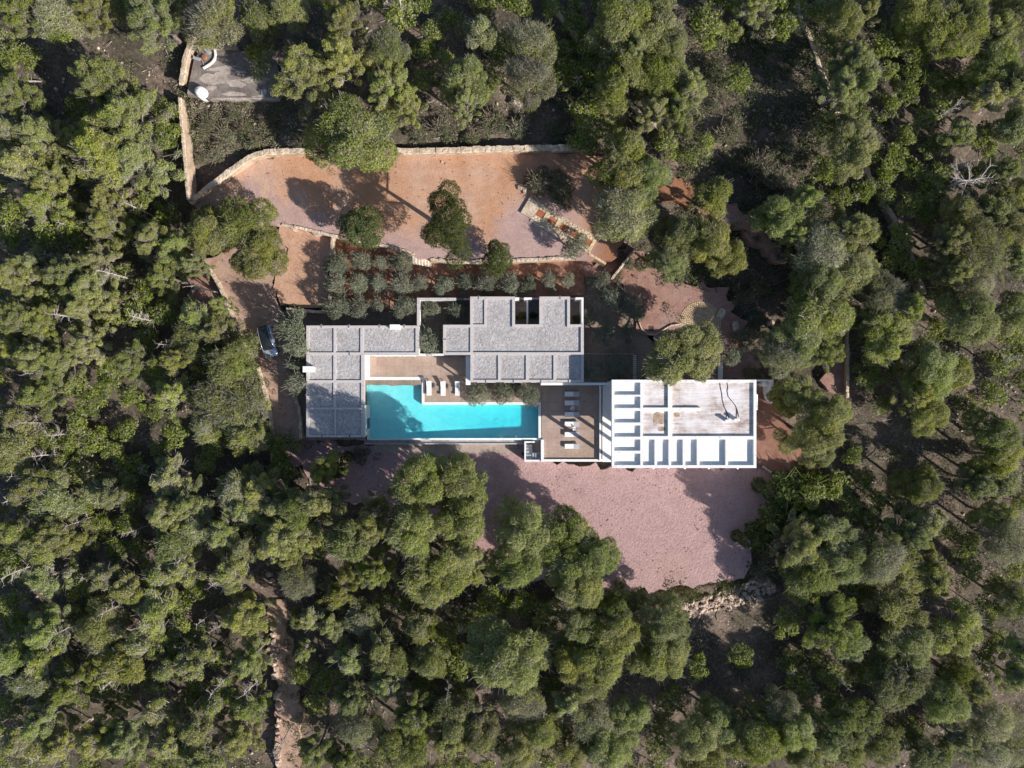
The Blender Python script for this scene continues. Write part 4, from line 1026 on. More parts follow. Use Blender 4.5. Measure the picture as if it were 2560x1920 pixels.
# ------------------------------------------------------------------ person standing by the trees below the pool
def person():
    cx, cy = at(947, 1179, -1.0)
    mesh = bpy.data.meshes.new('figure')
    J = {'hip': (0, 0, .95), 'waist': (0, 0, 1.12), 'chest': (0, 0.01, 1.33), 'neck': (0, 0.02, 1.50), 'head': (0, 0.0, 1.62), 'crown': (0, 0.0, 1.72),
         'hl': (-.10, 0, .90), 'kl': (-.11, -.02, .50), 'al': (-.11, .02, .09), 'tl': (-.12, -.14, .04),
         'hr': (.10, 0, .90), 'kr': (.12, -.03, .50), 'ar': (.13, .0, .09), 'tr': (.14, -.16, .04),
         'sl': (-.19, .02, 1.42), 'el': (-.25, .02, 1.14), 'wl': (-.20, -.16, .98), 'pl': (-.18, -.24, .97),
         'sr': (.19, .02, 1.42), 'er': (.25, .02, 1.14), 'wr': (.20, -.16, .98), 'pr': (.18, -.24, .97)}
    E = [('hip', 'waist'), ('waist', 'chest'), ('chest', 'neck'), ('neck', 'head'), ('head', 'crown'), ('hip', 'hl'), ('hl', 'kl'), ('kl', 'al'), ('al', 'tl'), ('hip', 'hr'), ('hr', 'kr'), ('kr', 'ar'), ('ar', 'tr'),
         ('chest', 'sl'), ('sl', 'el'), ('el', 'wl'), ('wl', 'pl'), ('chest', 'sr'), ('sr', 'er'), ('er', 'wr'), ('wr', 'pr')]
    Rr = {'hip': .14, 'waist': .125, 'chest': .15, 'neck': .055, 'head': .095, 'crown': .075, 'h': .095, 'k': .062, 'a': .045, 't': .04, 's': .062, 'e': .045, 'w': .032, 'p': .036}
    ks = list(J)
    mesh.from_pydata([J[k] for k in ks], [(ks.index(a), ks.index(b)) for a, b in E], [])
    ob = link('figure', mesh)
    md = ob.modifiers.new('skin', 'SKIN'); md.use_smooth_shade = True
    if not mesh.skin_vertices: mesh.skin_vertices.new()
    for i, k in enumerate(ks):
        r_ = Rr.get(k, Rr.get(k[0], .05))
        sv = mesh.skin_vertices[0].data[i]; sv.radius = (r_, r_ * (0.75 if k in ('hip', 'waist', 'chest') else 1)); sv.use_root = (k == 'hip')
    sb_ = ob.modifiers.new('sub', 'SUBSURF'); sb_.levels = 1; sb_.render_levels = 1
    dg = bpy.context.evaluated_depsgraph_get()
    me = bpy.data.meshes.new_from_object(ob.evaluated_get(dg)); me.name = 'body'
    bpy.data.objects.remove(ob)
    me.materials.clear()
    for m_ in (plain('dark_trousers', (.03, .03, .04), .9), plain('pale_shirt', (.62, .62, .62), .9), plain('skin', (.42, .26, .19), .6), plain('dark_hair', (.03, .02, .015), .8), plain('shoes', (.05, .05, .05), .8)): me.materials.append(m_)
    for p in me.polygons:
        c_ = p.center
        if c_.z > 1.66 or (c_.z > 1.56 and c_.y > .03): i = 3
        elif c_.z > 1.475: i = 2
        elif abs(c_.x) > .14 and c_.z < 1.06 and c_.y < -.08: i = 2
        elif c_.z > .98: i = 1
        elif c_.z < .08: i = 4
        else: i = 0
        p.material_index = i
    t = thing('person', 'person in dark trousers and a pale shirt standing on the gravel below the pool', 'person', (cx, cy, Z_CT))
    link('body', me, t)
    skin_m = me.materials[2]
    # face and hands
    hd = [('nose', (0, -.105, 1.61), .014, skin_m), ('eye', (-.035, -.088, 1.635), .011, me.materials[3]), ('eye', (.035, -.088, 1.635), .011, me.materials[3]), ('mouth', (0, -.092, 1.575), .014, plain('lips', (.35, .15, .13), .6)), ('ear', (-.098, 0, 1.615), .02, skin_m), ('ear', (.098, 0, 1.615), .02, skin_m)]
    for nm, c_, r_, m_ in hd:
        MB().lathe([(r_ * .3, c_[2] - r_), (r_, c_[2]), (r_ * .3, c_[2] + r_)], 8, c_[:2]).build(nm, m_, t, True, loc=(0, 0, 0))
    for s in (-1, 1):
        for f in range(4):
            MB().tube([(s * (.165 + .018 * f), -.25, .972), (s * (.163 + .018 * f), -.29, .965 - .004 * f), (s * (.16 + .017 * f), -.315 + .006 * abs(f - 1), .94)], .009, 5).build('finger', skin_m, t, True, loc=(0, 0, 0))
        MB().tube([(s * .15, -.22, .975), (s * .135, -.25, .985), (s * .135, -.275, .98)], .010, 5).build('thumb', skin_m, t, True, loc=(0, 0, 0))
    t.rotation_euler = (0, 0, 0.9)
person()

# ------------------------------------------------------------------ concrete slab, tank and well, upper left
ZS = 4.4
sl = thing('concrete_slab', 'worn concrete slab roof with peeling pale patches in the upper left clearing', 'slab', (*at(590, 185, ZS), ZS - 1.6))
MB().prism(rough_edge(pp([(468, 235), (485, 150), (500, 128), (690, 126), (698, 246), (520, 247)], ZS), 1.0, 0.03, True, 8), ZS - 3.2, ZS).build('slab', M['slab'], sl)
MB().pbox(498, 117, 594, 125.5, ZS, ZS - 2, ZS + 0.45).build('kerb', M['stone_core'], sl)
MB().pbox(520, 244.5, 697, 247.5, ZS, ZS - 2, ZS + 0.10).build('kerb', M['screed'], sl)
MB().pbox(653, 224, 667, 238, ZS, ZS - 0.1, ZS + 0.10).build('hatch', M['trough'], sl)
rr = random.Random(12)
for (px, py, ax, ay, sk) in ((540, 196, 34, 13, .1), (578, 208, 30, 12, -.3), (556, 172, 32, 6, .35), (596, 178, 26, 5, -.5), (528, 222, 13, 8, .2), (592, 234, 34, 5, 0), (652, 240, 30, 4, .05), (616, 203, 24, 4, -.6), (560, 188, 20, 10, .6), (640, 200, 30, 8, -.2)):
    x, y = at(px, py, ZS); sx_, sy_ = ax * 0.051, ay * 0.051
    pts = []; rad_ = 1.0
    for k in range(46):
        rad_ = min(1.25, max(.35, rad_ + rr.gauss(0, .16))); th = 2 * math.pi * k / 46
        u, v = sx_ * math.cos(th) * rad_, sy_ * math.sin(th) * rad_
        pts.append((x + u - v * sk, y + v + u * sk * .35))
    MB().prism(pts, ZS - 0.05, ZS + 0.012 + rr.uniform(0, .012)).build('screed_patch', M['screed'], sl)
x, y = at(499, 227, ZS + 0.9)
tk = thing('water_tank', 'round white water tank standing at the lower left corner of the concrete slab', 'tank', (x, y, ZS - 0.4))
MB().lathe([(0.70, ZS - 1.2), (0.72, ZS - 0.1), (0.72, ZS + 0.6), (0.68, ZS + 0.8)], 28, (x, y)).build('shell', M['plastic_white'], tk, True)
MB().lathe([(0.685, ZS + 0.801), (0.55, ZS + 0.97), (0.33, ZS + 1.09), (0.22, ZS + 1.10)], 28, (x, y)).build('dome', M['plastic_white'], tk, True)
MB().lathe([(0.21, ZS + 1.1005), (0.21, ZS + 1.15), (0.17, ZS + 1.18)], 16, (x, y)).build('lid', M['plastic_white'], tk)
MB().tube([(x + .5, y - .8, ZS + .3), (x + 1.0, y - .9, ZS + 0.3), (x + 1.2, y - .6, ZS + .05)], .035, 6).build('pipe', M['cable'], tk)
wr = thing('well_ring', 'curved white kerb and rusty drum at the upper left corner of the concrete slab', 'well', (*at(512, 143, ZS), ZS))
mb = MB(); arc = [at(a_, b_, ZS) for a_, b_ in ((538, 126), (540, 138), (538, 149), (530, 159), (520, 166), (510, 172))]
arc = smooth_path(arc, 0.25)
for i in range(len(arc) - 1):
    p, q = arc[i], arc[i + 1]; l = math.hypot(q[0] - p[0], q[1] - p[1]) or 1
    mb.obox(((p[0] + q[0]) / 2, (p[1] + q[1]) / 2), ((q[0] - p[0]) / l, (q[1] - p[1]) / l), l + .03, .2, ZS - .05, ZS + .28 - .002 * (i % 2))
mb.build('kerb', M['white'], wr)
x, y = at(510.5, 142, ZS + .3)
MB().lathe([(.32, ZS), (.34, ZS + .05), (.34, ZS + .35), (.30, ZS + .37)], 20, (x, y)).build('drum', M['terracotta'], wr, True)
x, y = at(519, 128, ZS + .3)
MB().obox((x, y), (.78, -.62), 1.15, .45, ZS + .42, ZS + .5).build('lid_slab', M['trough'], wr)
MB().obox(at(493, 148, ZS), (.95, -.3), 1.0, .35, ZS + .1, ZS + .18).build('lid_slab', M['trough'], wr)
for pth in ([(470, 138), (482, 128), (496, 118)], [(472, 134), (484, 122), (495, 115), (497, 120)], [(482, 138), (490, 145), (503, 146), (510, 162)]):
    MB().tube([(*at(a_, b_, ZS), ZS + .12) for a_, b_ in pth], .05, 6).build('pipe', M['deadwood'], wr)

# ------------------------------------------------------------------ steps, paved frames, stone circle, drains
gs = thing('garden_steps', 'short flight of pale stone steps from the orange terrace to the olive grove', 'steps', (*at(1053, 648, 1.2), Z_OL))
for i in range(6):
    a0, b0 = 1033 + i * 7.2, 631.5 + i * 1.6
    z = 1.95 - i * 0.25
    x0, y0 = at(a0, b0, 1.5); x1, y1_ = at(a0 + 7.2, b0 + 27, 1.5)
    so = MB().box(x0, x1 - 0.003, y1_, y0, 0.2, z).build('step', M['stone'], gs)
    MB().box(x0 - 0.02, x0 + 0.1, y1_ - 0.01, y0 + 0.01, z - 0.05, z + 0.012).build('nosing', M['coping'], so)
ps = thing('stepped_path', 'descending path of stone frames with red soil beds below the big grey-green pine', 'path', (*at(1412, 575, 2.0), 1.0))
A = Vector((*at(1313, 513, 2.0), 0)).to_2d(); B = Vector((*at(1512, 634, 1.4), 0)).to_2d()
dv = (B - A).normalized(); nv = Vector((-dv.y, dv.x)); Ln = (B - A).length; PWd = 2.35
z = Z_OR + 0.28
def ob2(s0, s1, w0, w1, z0, z1, nm, mat, par=ps):
    c_ = A + dv * (s0 + s1) / 2 + nv * (w0 + w1) / 2
    return MB().obox((c_.x, c_.y), (dv.x, dv.y), s1 - s0, w1 - w0, z0, z1).build(nm, M[mat], par)
ob2(0, 1.55, -PWd / 2, PWd / 2, 0.8, z, 'slab', 'stone')
bay = (Ln - 1.55) / 6.0
for i in range(5):
    zz = z - 0.04 * (i + 0.5); s0 = 1.56 + i * bay; s1 = s0 + bay - 0.02
    ob2(s0, s1, PWd / 2 - .72, PWd / 2, .6, zz, 'paving', 'cobble'); ob2(s0, s1, -PWd / 2, -PWd / 2 + .72, .6, zz, 'paving', 'cobble')
    ob2(s0, s0 + .18, -PWd / 2 + .725, PWd / 2 - .725, .6, zz + .004, 'riser_stone', 'stone'); ob2(s1 - .42, s1, -PWd / 2 + .725, PWd / 2 - .725, .6, zz, 'paving', 'cobble')
    ob2(s0 + .185, s1 - .425, -PWd / 2 + .725, PWd / 2 - .725, .6, zz - .06, 'soil_bed', 'redsoil2')
    for k in range(7):
        for sd_ in (-1, 1):
            c_ = A + dv * (s0 + (k + .5) * (bay / 7)) + nv * sd_ * (PWd / 2 - .2 - .3 * (k % 2))
            link('stone', STONES[(k + i) % 6], ps, (c_.x - ps.location.x, c_.y - ps.location.y, zz - ps.location.z - .02), (0, 0, k * 1.3), (.34, .26, .14))
ob2(1.6, 6.3, -PWd / 2 - .32, -PWd / 2 - .02, 1.2, z - .16, 'edging', 'stone')
ob2(s1 + .02, s1 + 2.6, -PWd / 2 - .2, -PWd / 2 + .1, .2, z - .2, 'edging', 'cobble')

CC = at(1751, 806, Z_RD)
ci = thing('stone_circle', 'round patch of golden cobbles laid in rings on the red driveway', 'paving', (CC[0], CC[1], Z_RD))
MB().lathe([(2.86, Z_RD - .1), (2.86, Z_RD + .006)], 48, CC).build('bed', M['reddrive'], ci)
mb = MB(); r = random.Random(2)
ring = 0.16; R_ = 0.22
while R_ < 2.86:
    n = max(5, int(2 * math.pi * R_ / 0.30)); ph = r.random()
    for k in range(n):
        th = 2 * math.pi * (k + ph + r.uniform(-.08, .08)) / n
        d_ = (-math.sin(th), math.cos(th))
        mb.obox((CC[0] + R_ * math.cos(th), CC[1] + R_ * math.sin(th)), d_, (2 * math.pi * R_ / n) * .80 * r.uniform(.85, 1.05), .165 * r.uniform(.85, 1.05), Z_RD - .05, Z_RD + .03 + r.uniform(0, .03))
    R_ += 0.222
o = mb.build('cobbles', M['cobble'], ci); stuff(o)
def drain(px, py, z, label, w_=0.62, frame='iron'):
    x, y = at(px, py, z)
    t = thing('floor_drain', label, 'drain', (x, y, z))
    MB().box(x - w_ / 2, x + w_ / 2, y - w_ / 2, y - w_ / 2 + .07, z - .1, z + .05).box(x - w_ / 2, x + w_ / 2, y + w_ / 2 - .07, y + w_ / 2, z - .1, z + .05).box(x - w_ / 2, x - w_ / 2 + .07, y - w_ / 2 + .071, y + w_ / 2 - .071, z - .1, z + .048).box(x + w_ / 2 - .07, x + w_ / 2, y - w_ / 2 + .071, y + w_ / 2 - .071, z - .1, z + .048).build('frame', M[frame], t)
    h = w_ / 2 - .08
    for sx in (-1, 1):
        for sy in (-1, 1): MB().box(x + sx * h / 2 - h * .46, x + sx * h / 2 + h * .46, y + sy * h / 2 - h * .46, y + sy * h / 2 + h * .46, z - .1, z + .03).build('plate', M['iron' if frame != 'iron' else 'dark'], t)
drain(1629, 822, Z_RD, 'dark square iron drain in the shaded red driveway by the curling kerb', .66)
drain(1465, 642, Z_OR - .1, 'red square drain with a pale frame at the foot of the paved steps', .62, 'stone')
drain(1087, 388, Z_OR, 'small red square drain at the long wall of the orange terrace', .52, 'stone')

sp = thing('stepping_planks', 'ladder of short pale planks set in the shaded yard beside the villa', 'stepping path', (*at(1587, 918, 0), 0))
for i in range(13):
    x0, x1, y0, y1_ = rect(1582.5, 888 + i * 4.75, 1591, 888 + i * 4.75 + 2.6, 0)
    MB().box(x0, x1, y0, y1_, -.1, .05).build('plank', M['coping'], sp)
ke = thing('stone_edging', 'straight dotted row of small pale stones between the two shaded yard beds', 'edging', (*at(1522, 884, 0), 0))
for i in range(30):
    x, y = at(1463 + i * 4.1, 884.3, 0)
    link('stone', STONES[i % 6], ke, (x - ke.location.x, y - ke.location.y, .03), (0, 0, i * .7), (.17, .15, .14))

# ------------------------------------------------------------------ odds and ends in the wood below the court
zz = ground_z(*at(1226, 1483, -3))
x, y = at(1226, 1483, zz)
t = thing('metal_sheet', 'grey galvanised metal sheet lying on stones in the shade below the court trees', 'sheet', (x, y, zz))
o = MB().obox((0, 0), (1, 0), 1.15, 1.05, 0, .05).build('panel', M['sheet'], t, loc=(0, 0, .42)); o.rotation_euler = (.06, -.10, -.62)
o = MB().obox((0, .44), (1, 0), 1.15, .12, .052, .12).build('lip', M['sheet'], t, loc=(0, 0, .42)); o.rotation_euler = (.06, -.10, -.62)
for k, (dx, dy) in enumerate(((-.35, -.3), (-.05, -.5), (.4, -.1), (0, .35))):
    link('stone', ROCKS[k], t, (dx, dy, .2), (0, 0, k), (.45, .36, .45))
x, y = at(1250, 1472, zz + .3)
mb = MB(); vs = []; r = random.Random(4)
rings = [(.15, 0), (.34, .08), (.36, .28), (.24, .45), (.08, .52)]
for rr_, z_ in rings:
    for k in range(12): vs.append((rr_ * math.cos(k * math.pi / 6) * r.uniform(.75, 1.2), rr_ * math.sin(k * math.pi / 6) * r.uniform(.75, 1.2), z_ + r.uniform(-.05, .05)))
fs = [(i * 12 + k, i * 12 + (k + 1) % 12, (i + 1) * 12 + (k + 1) % 12, (i + 1) * 12 + k) for i in range(4) for k in range(12)] + [tuple(range(11, -1, -1)), tuple(range(48, 60))]
o = mb.add(vs, fs).build('plastic_bag', M['bag']); o.location = (x, y, zz)
tag(o, 'crumpled blue and white plastic bag beside the grey metal sheet', 'bag')
x, y = at(1262, 1478, zz + .3)
o = link('rock', ROCKS[3], None, (x, y, zz + .15), (0, 0, 1), (.7, .6, .4)); tag(o, 'yellowish rock against the crumpled plastic bag', 'rock')
x, y = at(1797, 876, .5)
t = thing('garden_box', 'white cabinet half hidden by the round pine next to the villa', 'cabinet', (x, y, Z_RD))
MB().box(x - .45, x + .45, y - .6, y + .6, Z_RD, Z_RD + .95).build('case', M['plastic_white'], t)
MB().box(x - .48, x + .48, y - .63, y + .63, Z_RD + .951, Z_RD + 1.0).build('lid', M['plastic_white'], t)
MB().box(x - .02, x + .02, y - .05, y + .05, Z_RD + 1.001, Z_RD + 1.03).build('handle', M['trough'], t)
MB().pbox(1795, 905, 1806, 950, 0.3, 0.0, .5).build('low_wall', M['white_clean'])
tag(bpy.data.objects['low_wall'], 'short low white wall behind the villa below the round pine', 'wall')
# ------------------------------------------------------------------ trees
def unit(v): return v / np.maximum(1e-9, np.linalg.norm(v, axis=-1, keepdims=True))
def tufts(P, Nrm, L, Wd, r, out=0.6):
    """one diamond leaf clump per point; returns verts and quads"""
    n = len(P)
    rnd = r.normal(size=(n, 3))
    tan = unit(rnd - (rnd * Nrm).sum(1, keepdims=True) * Nrm)
    d = unit(tan + Nrm * (out + r.normal(0, .35, (n, 1))))
    s = unit(np.cross(d, Nrm) + r.normal(0, .35, (n, 3)))
    l = L * r.uniform(.6, 1.35, (n, 1)); w_ = Wd * r.uniform(.6, 1.35, (n, 1))
    V = np.stack([P - d * l * .35, P + s * w_ * .5 + d * l * .1, P + d * l * .65, P - s * w_ * .5 + d * l * .1], 1).reshape(-1, 3)
    F = np.arange(4 * n).reshape(-1, 4)
    return V, F
def leaf_mesh(name, parts, mat):
    V = np.concatenate([p[0] for p in parts]); o = 0; Fs = []; T = []
    for v, f, t in parts:
        Fs.append(f + o); o += len(v); T.append(np.repeat(t, 4))
    me = fast_mesh(name, V, np.concatenate(Fs), 4)
    a = me.attributes.new('tone', 'FLOAT', 'POINT'); a.data.foreach_set('value', np.concatenate(T).astype(np.float32))
    me.materials.append(mat)
    return me
def sphere_pts(n, r, zmin=-.45):
    z = r.uniform(zmin, 1, n); th = r.uniform(0, 2 * np.pi, n); q = np.sqrt(np.maximum(0, 1 - z * z))
    return np.stack([q * np.cos(th), q * np.sin(th), z], 1)
def pine_crown(name, seed, R, h, hc, nl, nt, mat, lob=(.25, .40), L=.19, Wd=.072, grey=.10, ecc=1.0, squash=.75, tone0=.36, twig=.014):
    r = np.random.default_rng(seed)
    i = np.arange(nl)
    th = i * 2.39996 + r.uniform(-.5, .5, nl); rad = R * .80 * np.sqrt((i + .4) / nl) * r.uniform(.8, 1.12, nl)
    irr = 1 + .16 * np.sin(2 * th + r.uniform(0, 6)) + .10 * np.sin(3 * th + r.uniform(0, 6))
    rad = rad * irr
    C = np.stack([rad * np.cos(th) * ecc, rad * np.sin(th) / ecc, h - hc + hc * (.12 + .70 * (1 - np.clip(rad / R, 0, 1) ** 1.7)) + r.normal(0, .09 * hc, nl)], 1)
    rl = R * r.uniform(*lob, nl)
    C[:, 2] = np.minimum(C[:, 2], h - rl * squash)
    wts = rl ** 2; wts /= wts.sum(); k = r.choice(nl, nt, p=wts)
    D = sphere_pts(nt, r)
    rr_ = rl[k][:, None] * (1 - .30 * r.random((nt, 1)) ** 2.0)
    # smaller bumps on each lobe
    bumpy = 1 + .13 * np.sin(D[:, :1] * 7 + k[:, None] * 1.7) * np.sin(D[:, 1:2] * 7 + k[:, None] * 2.9) + .08 * np.sin(D[:, 2:] * 11 + k[:, None])
    P = C[k] + D * rr_ * bumpy * np.array([1, 1, squash])
    keep = np.ones(nt, bool)
    for j in range(nl):
        q = (P - C[j]) / np.array([1, 1, squash]); keep &= ~((np.linalg.norm(q, axis=1) < rl[j] * .72) & (k != j))
    P = P[keep]; D = D[keep]; k = k[keep]; n = len(P)
    V, F = tufts(P, unit(D * np.array([1, 1, 1.3])), L, Wd, r)
    lobe_t = r.normal(0, .07, nl); lobe_g = np.clip(r.normal(grey, grey * .8, nl), 0, .6)
    t = np.clip(tone0 + lobe_t[k] + r.normal(0, .13, n), 0, .68)
    gsel = r.random(n) < lobe_g[k]
    t = np.where(gsel, r.uniform(.76, 1.0, n), t)
    parts = [(V, F, t)]
    m = int(nt * twig)
    if m:
        kk = r.choice(nl, m, p=wts); Dt = sphere_pts(m, r, .1); Pt = C[kk] + Dt * rl[kk][:, None] * r.uniform(.55, 1.02, (m, 1)) * np.array([1, 1, squash])
        o = unit(Pt - np.array([0, 0, h - hc * 1.1])) + r.normal(0, .35, (m, 3)); o = unit(o)
        s = unit(np.cross(o, r.normal(size=(m, 3)))); l = r.uniform(.35, 1.0, (m, 1)); w_ = r.uniform(.012, .024, (m, 1))
        Vt = np.stack([Pt - s * w_, Pt + s * w_, Pt + o * l + s * w_ * .4, Pt + o * l - s * w_ * .4], 1).reshape(-1, 3)
        parts.append((Vt, np.arange(4 * m).reshape(-1, 4), r.uniform(.82, 1.0, m)))
    return leaf_mesh(name, parts, mat), C, rl
def spray_crown(name, seed, R, h, hc, ns, nt, mat, grey=.16, L=.22, Wd=.07, tone0=.36, cone=1.3, half=(.95, .40, .34), lobes=7, twig=.03):
    """feathery pine: many leaning sprays of needles set round a few limbs"""
    r = np.random.default_rng(seed)
    # limbs: a few main directions that give the crown its irregular plan
    la = np.arange(lobes) * 2.39996 + r.uniform(-.5, .5, lobes); lr = R * r.uniform(.35, .72, lobes); lz = r.uniform(.15, .95, lobes)
    k = r.integers(0, lobes, ns)
    u = r.random(ns) ** .8
    cx = lr[k] * np.cos(la[k]) * u * 1.05 + r.normal(0, .22 * R, ns); cy = lr[k] * np.sin(la[k]) * u * 1.05 + r.normal(0, .22 * R, ns)
    rad = np.hypot(cx, cy); over = np.maximum(1, rad / (R * .86)); cx /= over; cy /= over; rad /= over
    top = h - hc * (rad / R) ** cone * .95
    cz = top - hc * r.random(ns) ** 2.2 * .45 - .3 + lz[k] * .5
    cz = np.clip(cz, h - hc, h - .25)
    C = np.stack([cx, cy, cz], 1)
    ax = unit(np.stack([cx, cy, np.full(ns, .75 * R)], 1) + r.normal(0, .35, (ns, 3)) * R * .5)
    sd = unit(np.cross(ax, r.normal(size=(ns, 3)))); th = np.cross(ax, sd)
    sc = R / 3.3 * r.uniform(.65, 1.3, ns)
    j = r.choice(ns, nt, p=sc ** 2 / (sc ** 2).sum())
    D = unit(r.normal(size=(nt, 3))); q = (.55 + .45 * r.random((nt, 1)) ** .5)
    Lc = D * q * np.array(half)
    P = C[j] + (ax[j] * Lc[:, :1] + sd[j] * Lc[:, 1:2] + th[j] * Lc[:, 2:]) * sc[j][:, None]
    Nn = unit(ax[j] * D[:, :1] * .6 + sd[j] * D[:, 1:2] + th[j] * D[:, 2:] + np.array([0, 0, .45]) + np.stack([P[:, 0], P[:, 1], np.zeros(nt)], 1) / R * .35)
    V, F = tufts(P, Nn, L, Wd, r, .75)
    sg = np.clip(r.normal(grey, grey * .9, ns), 0, .75); st = r.normal(0, .09, ns)
    t = np.clip(tone0 + st[j] + .12 * Lc[:, 0] + r.normal(0, .12, nt), 0, .68)
    # inner half of a spray is woody grey, the tips green
    gsel = r.random(nt) < sg[j] * (1.35 - D[:, 0] * q[:, 0])
    t = np.where(gsel, r.uniform(.76, 1.0, nt), t)
    parts = [(V, F, t)]
    m = int(nt * twig); jj = r.integers(0, ns, m); o = unit(ax[jj] + r.normal(0, .25, (m, 3))); l = r.uniform(.5, 1.5, (m, 1)); w_ = r.uniform(.012, .026, (m, 1))
    Pt = C[jj] - o * l * .5 + r.normal(0, .25, (m, 3)); s = unit(np.cross(o, r.normal(size=(m, 3))))
    parts.append((np.stack([Pt - s * w_, Pt + s * w_, Pt + o * l + s * w_ * .4, Pt + o * l - s * w_ * .4], 1).reshape(-1, 3), np.arange(4 * m).reshape(-1, 4), r.uniform(.84, 1.0, m)))
    return leaf_mesh(name, parts, mat), C[:12], np.full(12, .5)
def trunk_mesh(name, h, r0, C, rl, mat, seed, hc, lean=.3):
    r = random.Random(seed); mb = MB()
    lx, ly = r.uniform(-lean, lean), r.uniform(-lean, lean)
    pts = [(0, 0, -.6), (lx * .15, ly * .15, h * .2), (lx * .6, ly * .6, h * .45), (lx, ly, h * .7), (lx * .7, ly * .7, h * .9)]
    mb.tube(pts, [r0 * 1.25, r0, r0 * .8, r0 * .5, r0 * .15], 7)
    idx = sorted(range(len(C)), key=lambda q: -rl[q])[:10]
    for q in idx:
        c_ = C[q]; z0 = max(h * .4, min(h * .75, c_[2] - .5 - r.random()))
        u = min(1, z0 / (h * .7)); b = (lx * u, ly * u, z0)
        m_ = ((b[0] + c_[0]) / 2 + r.uniform(-.25, .25), (b[1] + c_[1]) / 2 + r.uniform(-.25, .25), (b[2] + c_[2]) / 2 - .1)
        mb.tube([b, m_, (c_[0], c_[1], c_[2] + rl[q] * .35)], [r0 * .42, r0 * .3, r0 * .1], 5, False)
    me = bpy.data.meshes.new(name); me.from_pydata(mb.v, [], mb.f); me.materials.append(mat); me.update()
    return me
KINDS = {}
def make_kind(key, n, R, h, hc, nl, nt, matkey, r0, seed, **kw):
    L_ = []
    for i in range(n):
        e = 1 + (i % 3 - 1) * .09 if key != 'tall' else .72
        if kw.get('spray'):
            k2 = {q: v for q, v in kw.items() if q != 'spray'}; k2['cone'] = (1.2, 1.6, 2.0)[i % 3]; k2['lobes'] = 5 + i % 5
            crown, C, rl = spray_crown('crown', seed + i, R, h, hc, nl + (i % 4) * 5, nt, M[matkey], **k2)
        else:
            crown, C, rl = pine_crown('crown', seed + i, R, h, hc, nl + (i % 4) * 2, nt, M[matkey], ecc=e, **kw)
        L_.append((crown, trunk_mesh('trunk', h, r0, C, rl, M['bark'], seed + i, hc)))
    KINDS[key] = (R, h, L_)
make_kind('broad', 5, 3.3, 9.5, 6.4, 26, 40000, 'pine', .20, 300, lob=(.18, .38), squash=.95, grey=.14, L=.24, Wd=.075)
make_kind('grey', 4, 3.3, 9.2, 6.0, 22, 32000, 'pine', .20, 340, grey=.34, twig=.04)
make_kind('feather', 7, 3.3, 9.5, 6.0, 74, 38000, 'pine', .20, 510, spray=True)
make_kind('wisp', 7, 1.9, 8.5, 5.4, 34, 17000, 'pine', .13, 540, spray=True, grey=.24, half=(1.35, .60, .5))
make_kind('slim', 4, 1.9, 8.5, 5.6, 15, 19000, 'pine', .13, 360, lob=(.24, .44), grey=.18, squash=1.0, L=.24, Wd=.075)
make_kind('fresh', 4, 3.3, 8.5, 5.4, 24, 44000, 'pine', .20, 400, lob=(.19, .34), squash=.85, grey=.08, tone0=.44, twig=.02)
make_kind('tall', 1, 3.4, 10.2, 6.5, 20, 34000, 'ever', .26, 420, lob=(.26, .40), grey=.0, twig=.02)
make_kind('round', 3, 2.6, 6.0, 5.0, 22, 20000, 'ever', .20, 430, lob=(.30, .42), grey=.0, twig=.01, L=.21, Wd=.10)
make_kind('olive', 5, 1.35, 2.9, 2.3, 12, 6500, 'olive', .12, 440, lob=(.34, .5), grey=.04, twig=.02, L=.17, Wd=.06, squash=.9, tone0=.45)
make_kind('bush', 4, 1.1, 1.35, 1.2, 9, 2600, 'shrub', .05, 470, lob=(.34, .5), grey=.10, twig=.06, L=.20, Wd=.08, squash=.8)
make_kind('hedge', 2, 0.8, 1.5, 1.4, 10, 2600, 'ever', .05, 490, lob=(.34, .5), grey=.0, twig=.01, L=.16, Wd=.08, squash=1.0)

placed = []
def plant(name, kind, px, py, rpx, label, cat, group=None, hk=None, rot=None, zk=1.0, var=None):
    R, h, var_l = KINDS[kind]
    gz = 0.0
    for _ in range(3):
        rm = rpx * (CAM_H - gz - 5) / FPX; s = rm / R
        ht = h * s * zk if hk is None else hk
        x, y = at(px, py, gz + ht * .72)
        gz = ground_z(x, y)
    crown, trunk = var_l[(len(placed) if var is None else var) % len(var_l)]
    t = thing(name, label, cat, (x, y, gz - .05), group)
    a = random.uniform(0, 6.28) if rot is None else rot
    sz = ht / h
    for nm, me in (('trunk', trunk), ('crown', crown)):
        link(nm, me, t, (0, 0, 0), (0, 0, a), (s * random.uniform(.95, 1.05), s * random.uniform(.95, 1.05), sz))
    placed.append((px, py, rpx))
    return t

# --- trees that stand out
random.seed(21)
plant('evergreen_tree', 'round', 897, 566, 56, 'round dense green tree alone on the left part of the orange terrace', 'tree', zk=1.0, var=0)
plant('evergreen_tree', 'tall', 1122, 556, 78, 'tall oblong green tree in the middle of the orange terrace', 'tree', hk=10.0, rot=0.25)
plant('evergreen_tree', 'round', 1239, 640, 42, 'round dark green tree straddling the stone wall of the orange terrace', 'tree', zk=1.15, var=1)
plant('pine_tree', 'fresh', 1705, 900, 98, 'big round pine overhanging the north edge of the white villa', 'tree', hk=9.2, var=0)
plant('pine_tree', 'grey', 1562, 530, 86, 'big grey-green pine with pale bare branches right of the paved steps', 'tree', hk=9.5, var=0)
plant('pine_tree', 'broad', 1560, 405, 80, 'bright yellow-green pine touching the top of the grey-green pine by the paved steps', 'tree', hk=9.5)
plant('pine_tree', 'broad', 1625, 440, 55, 'pine crown between the grey-green pine and the red hill path', 'tree', hk=9.0)
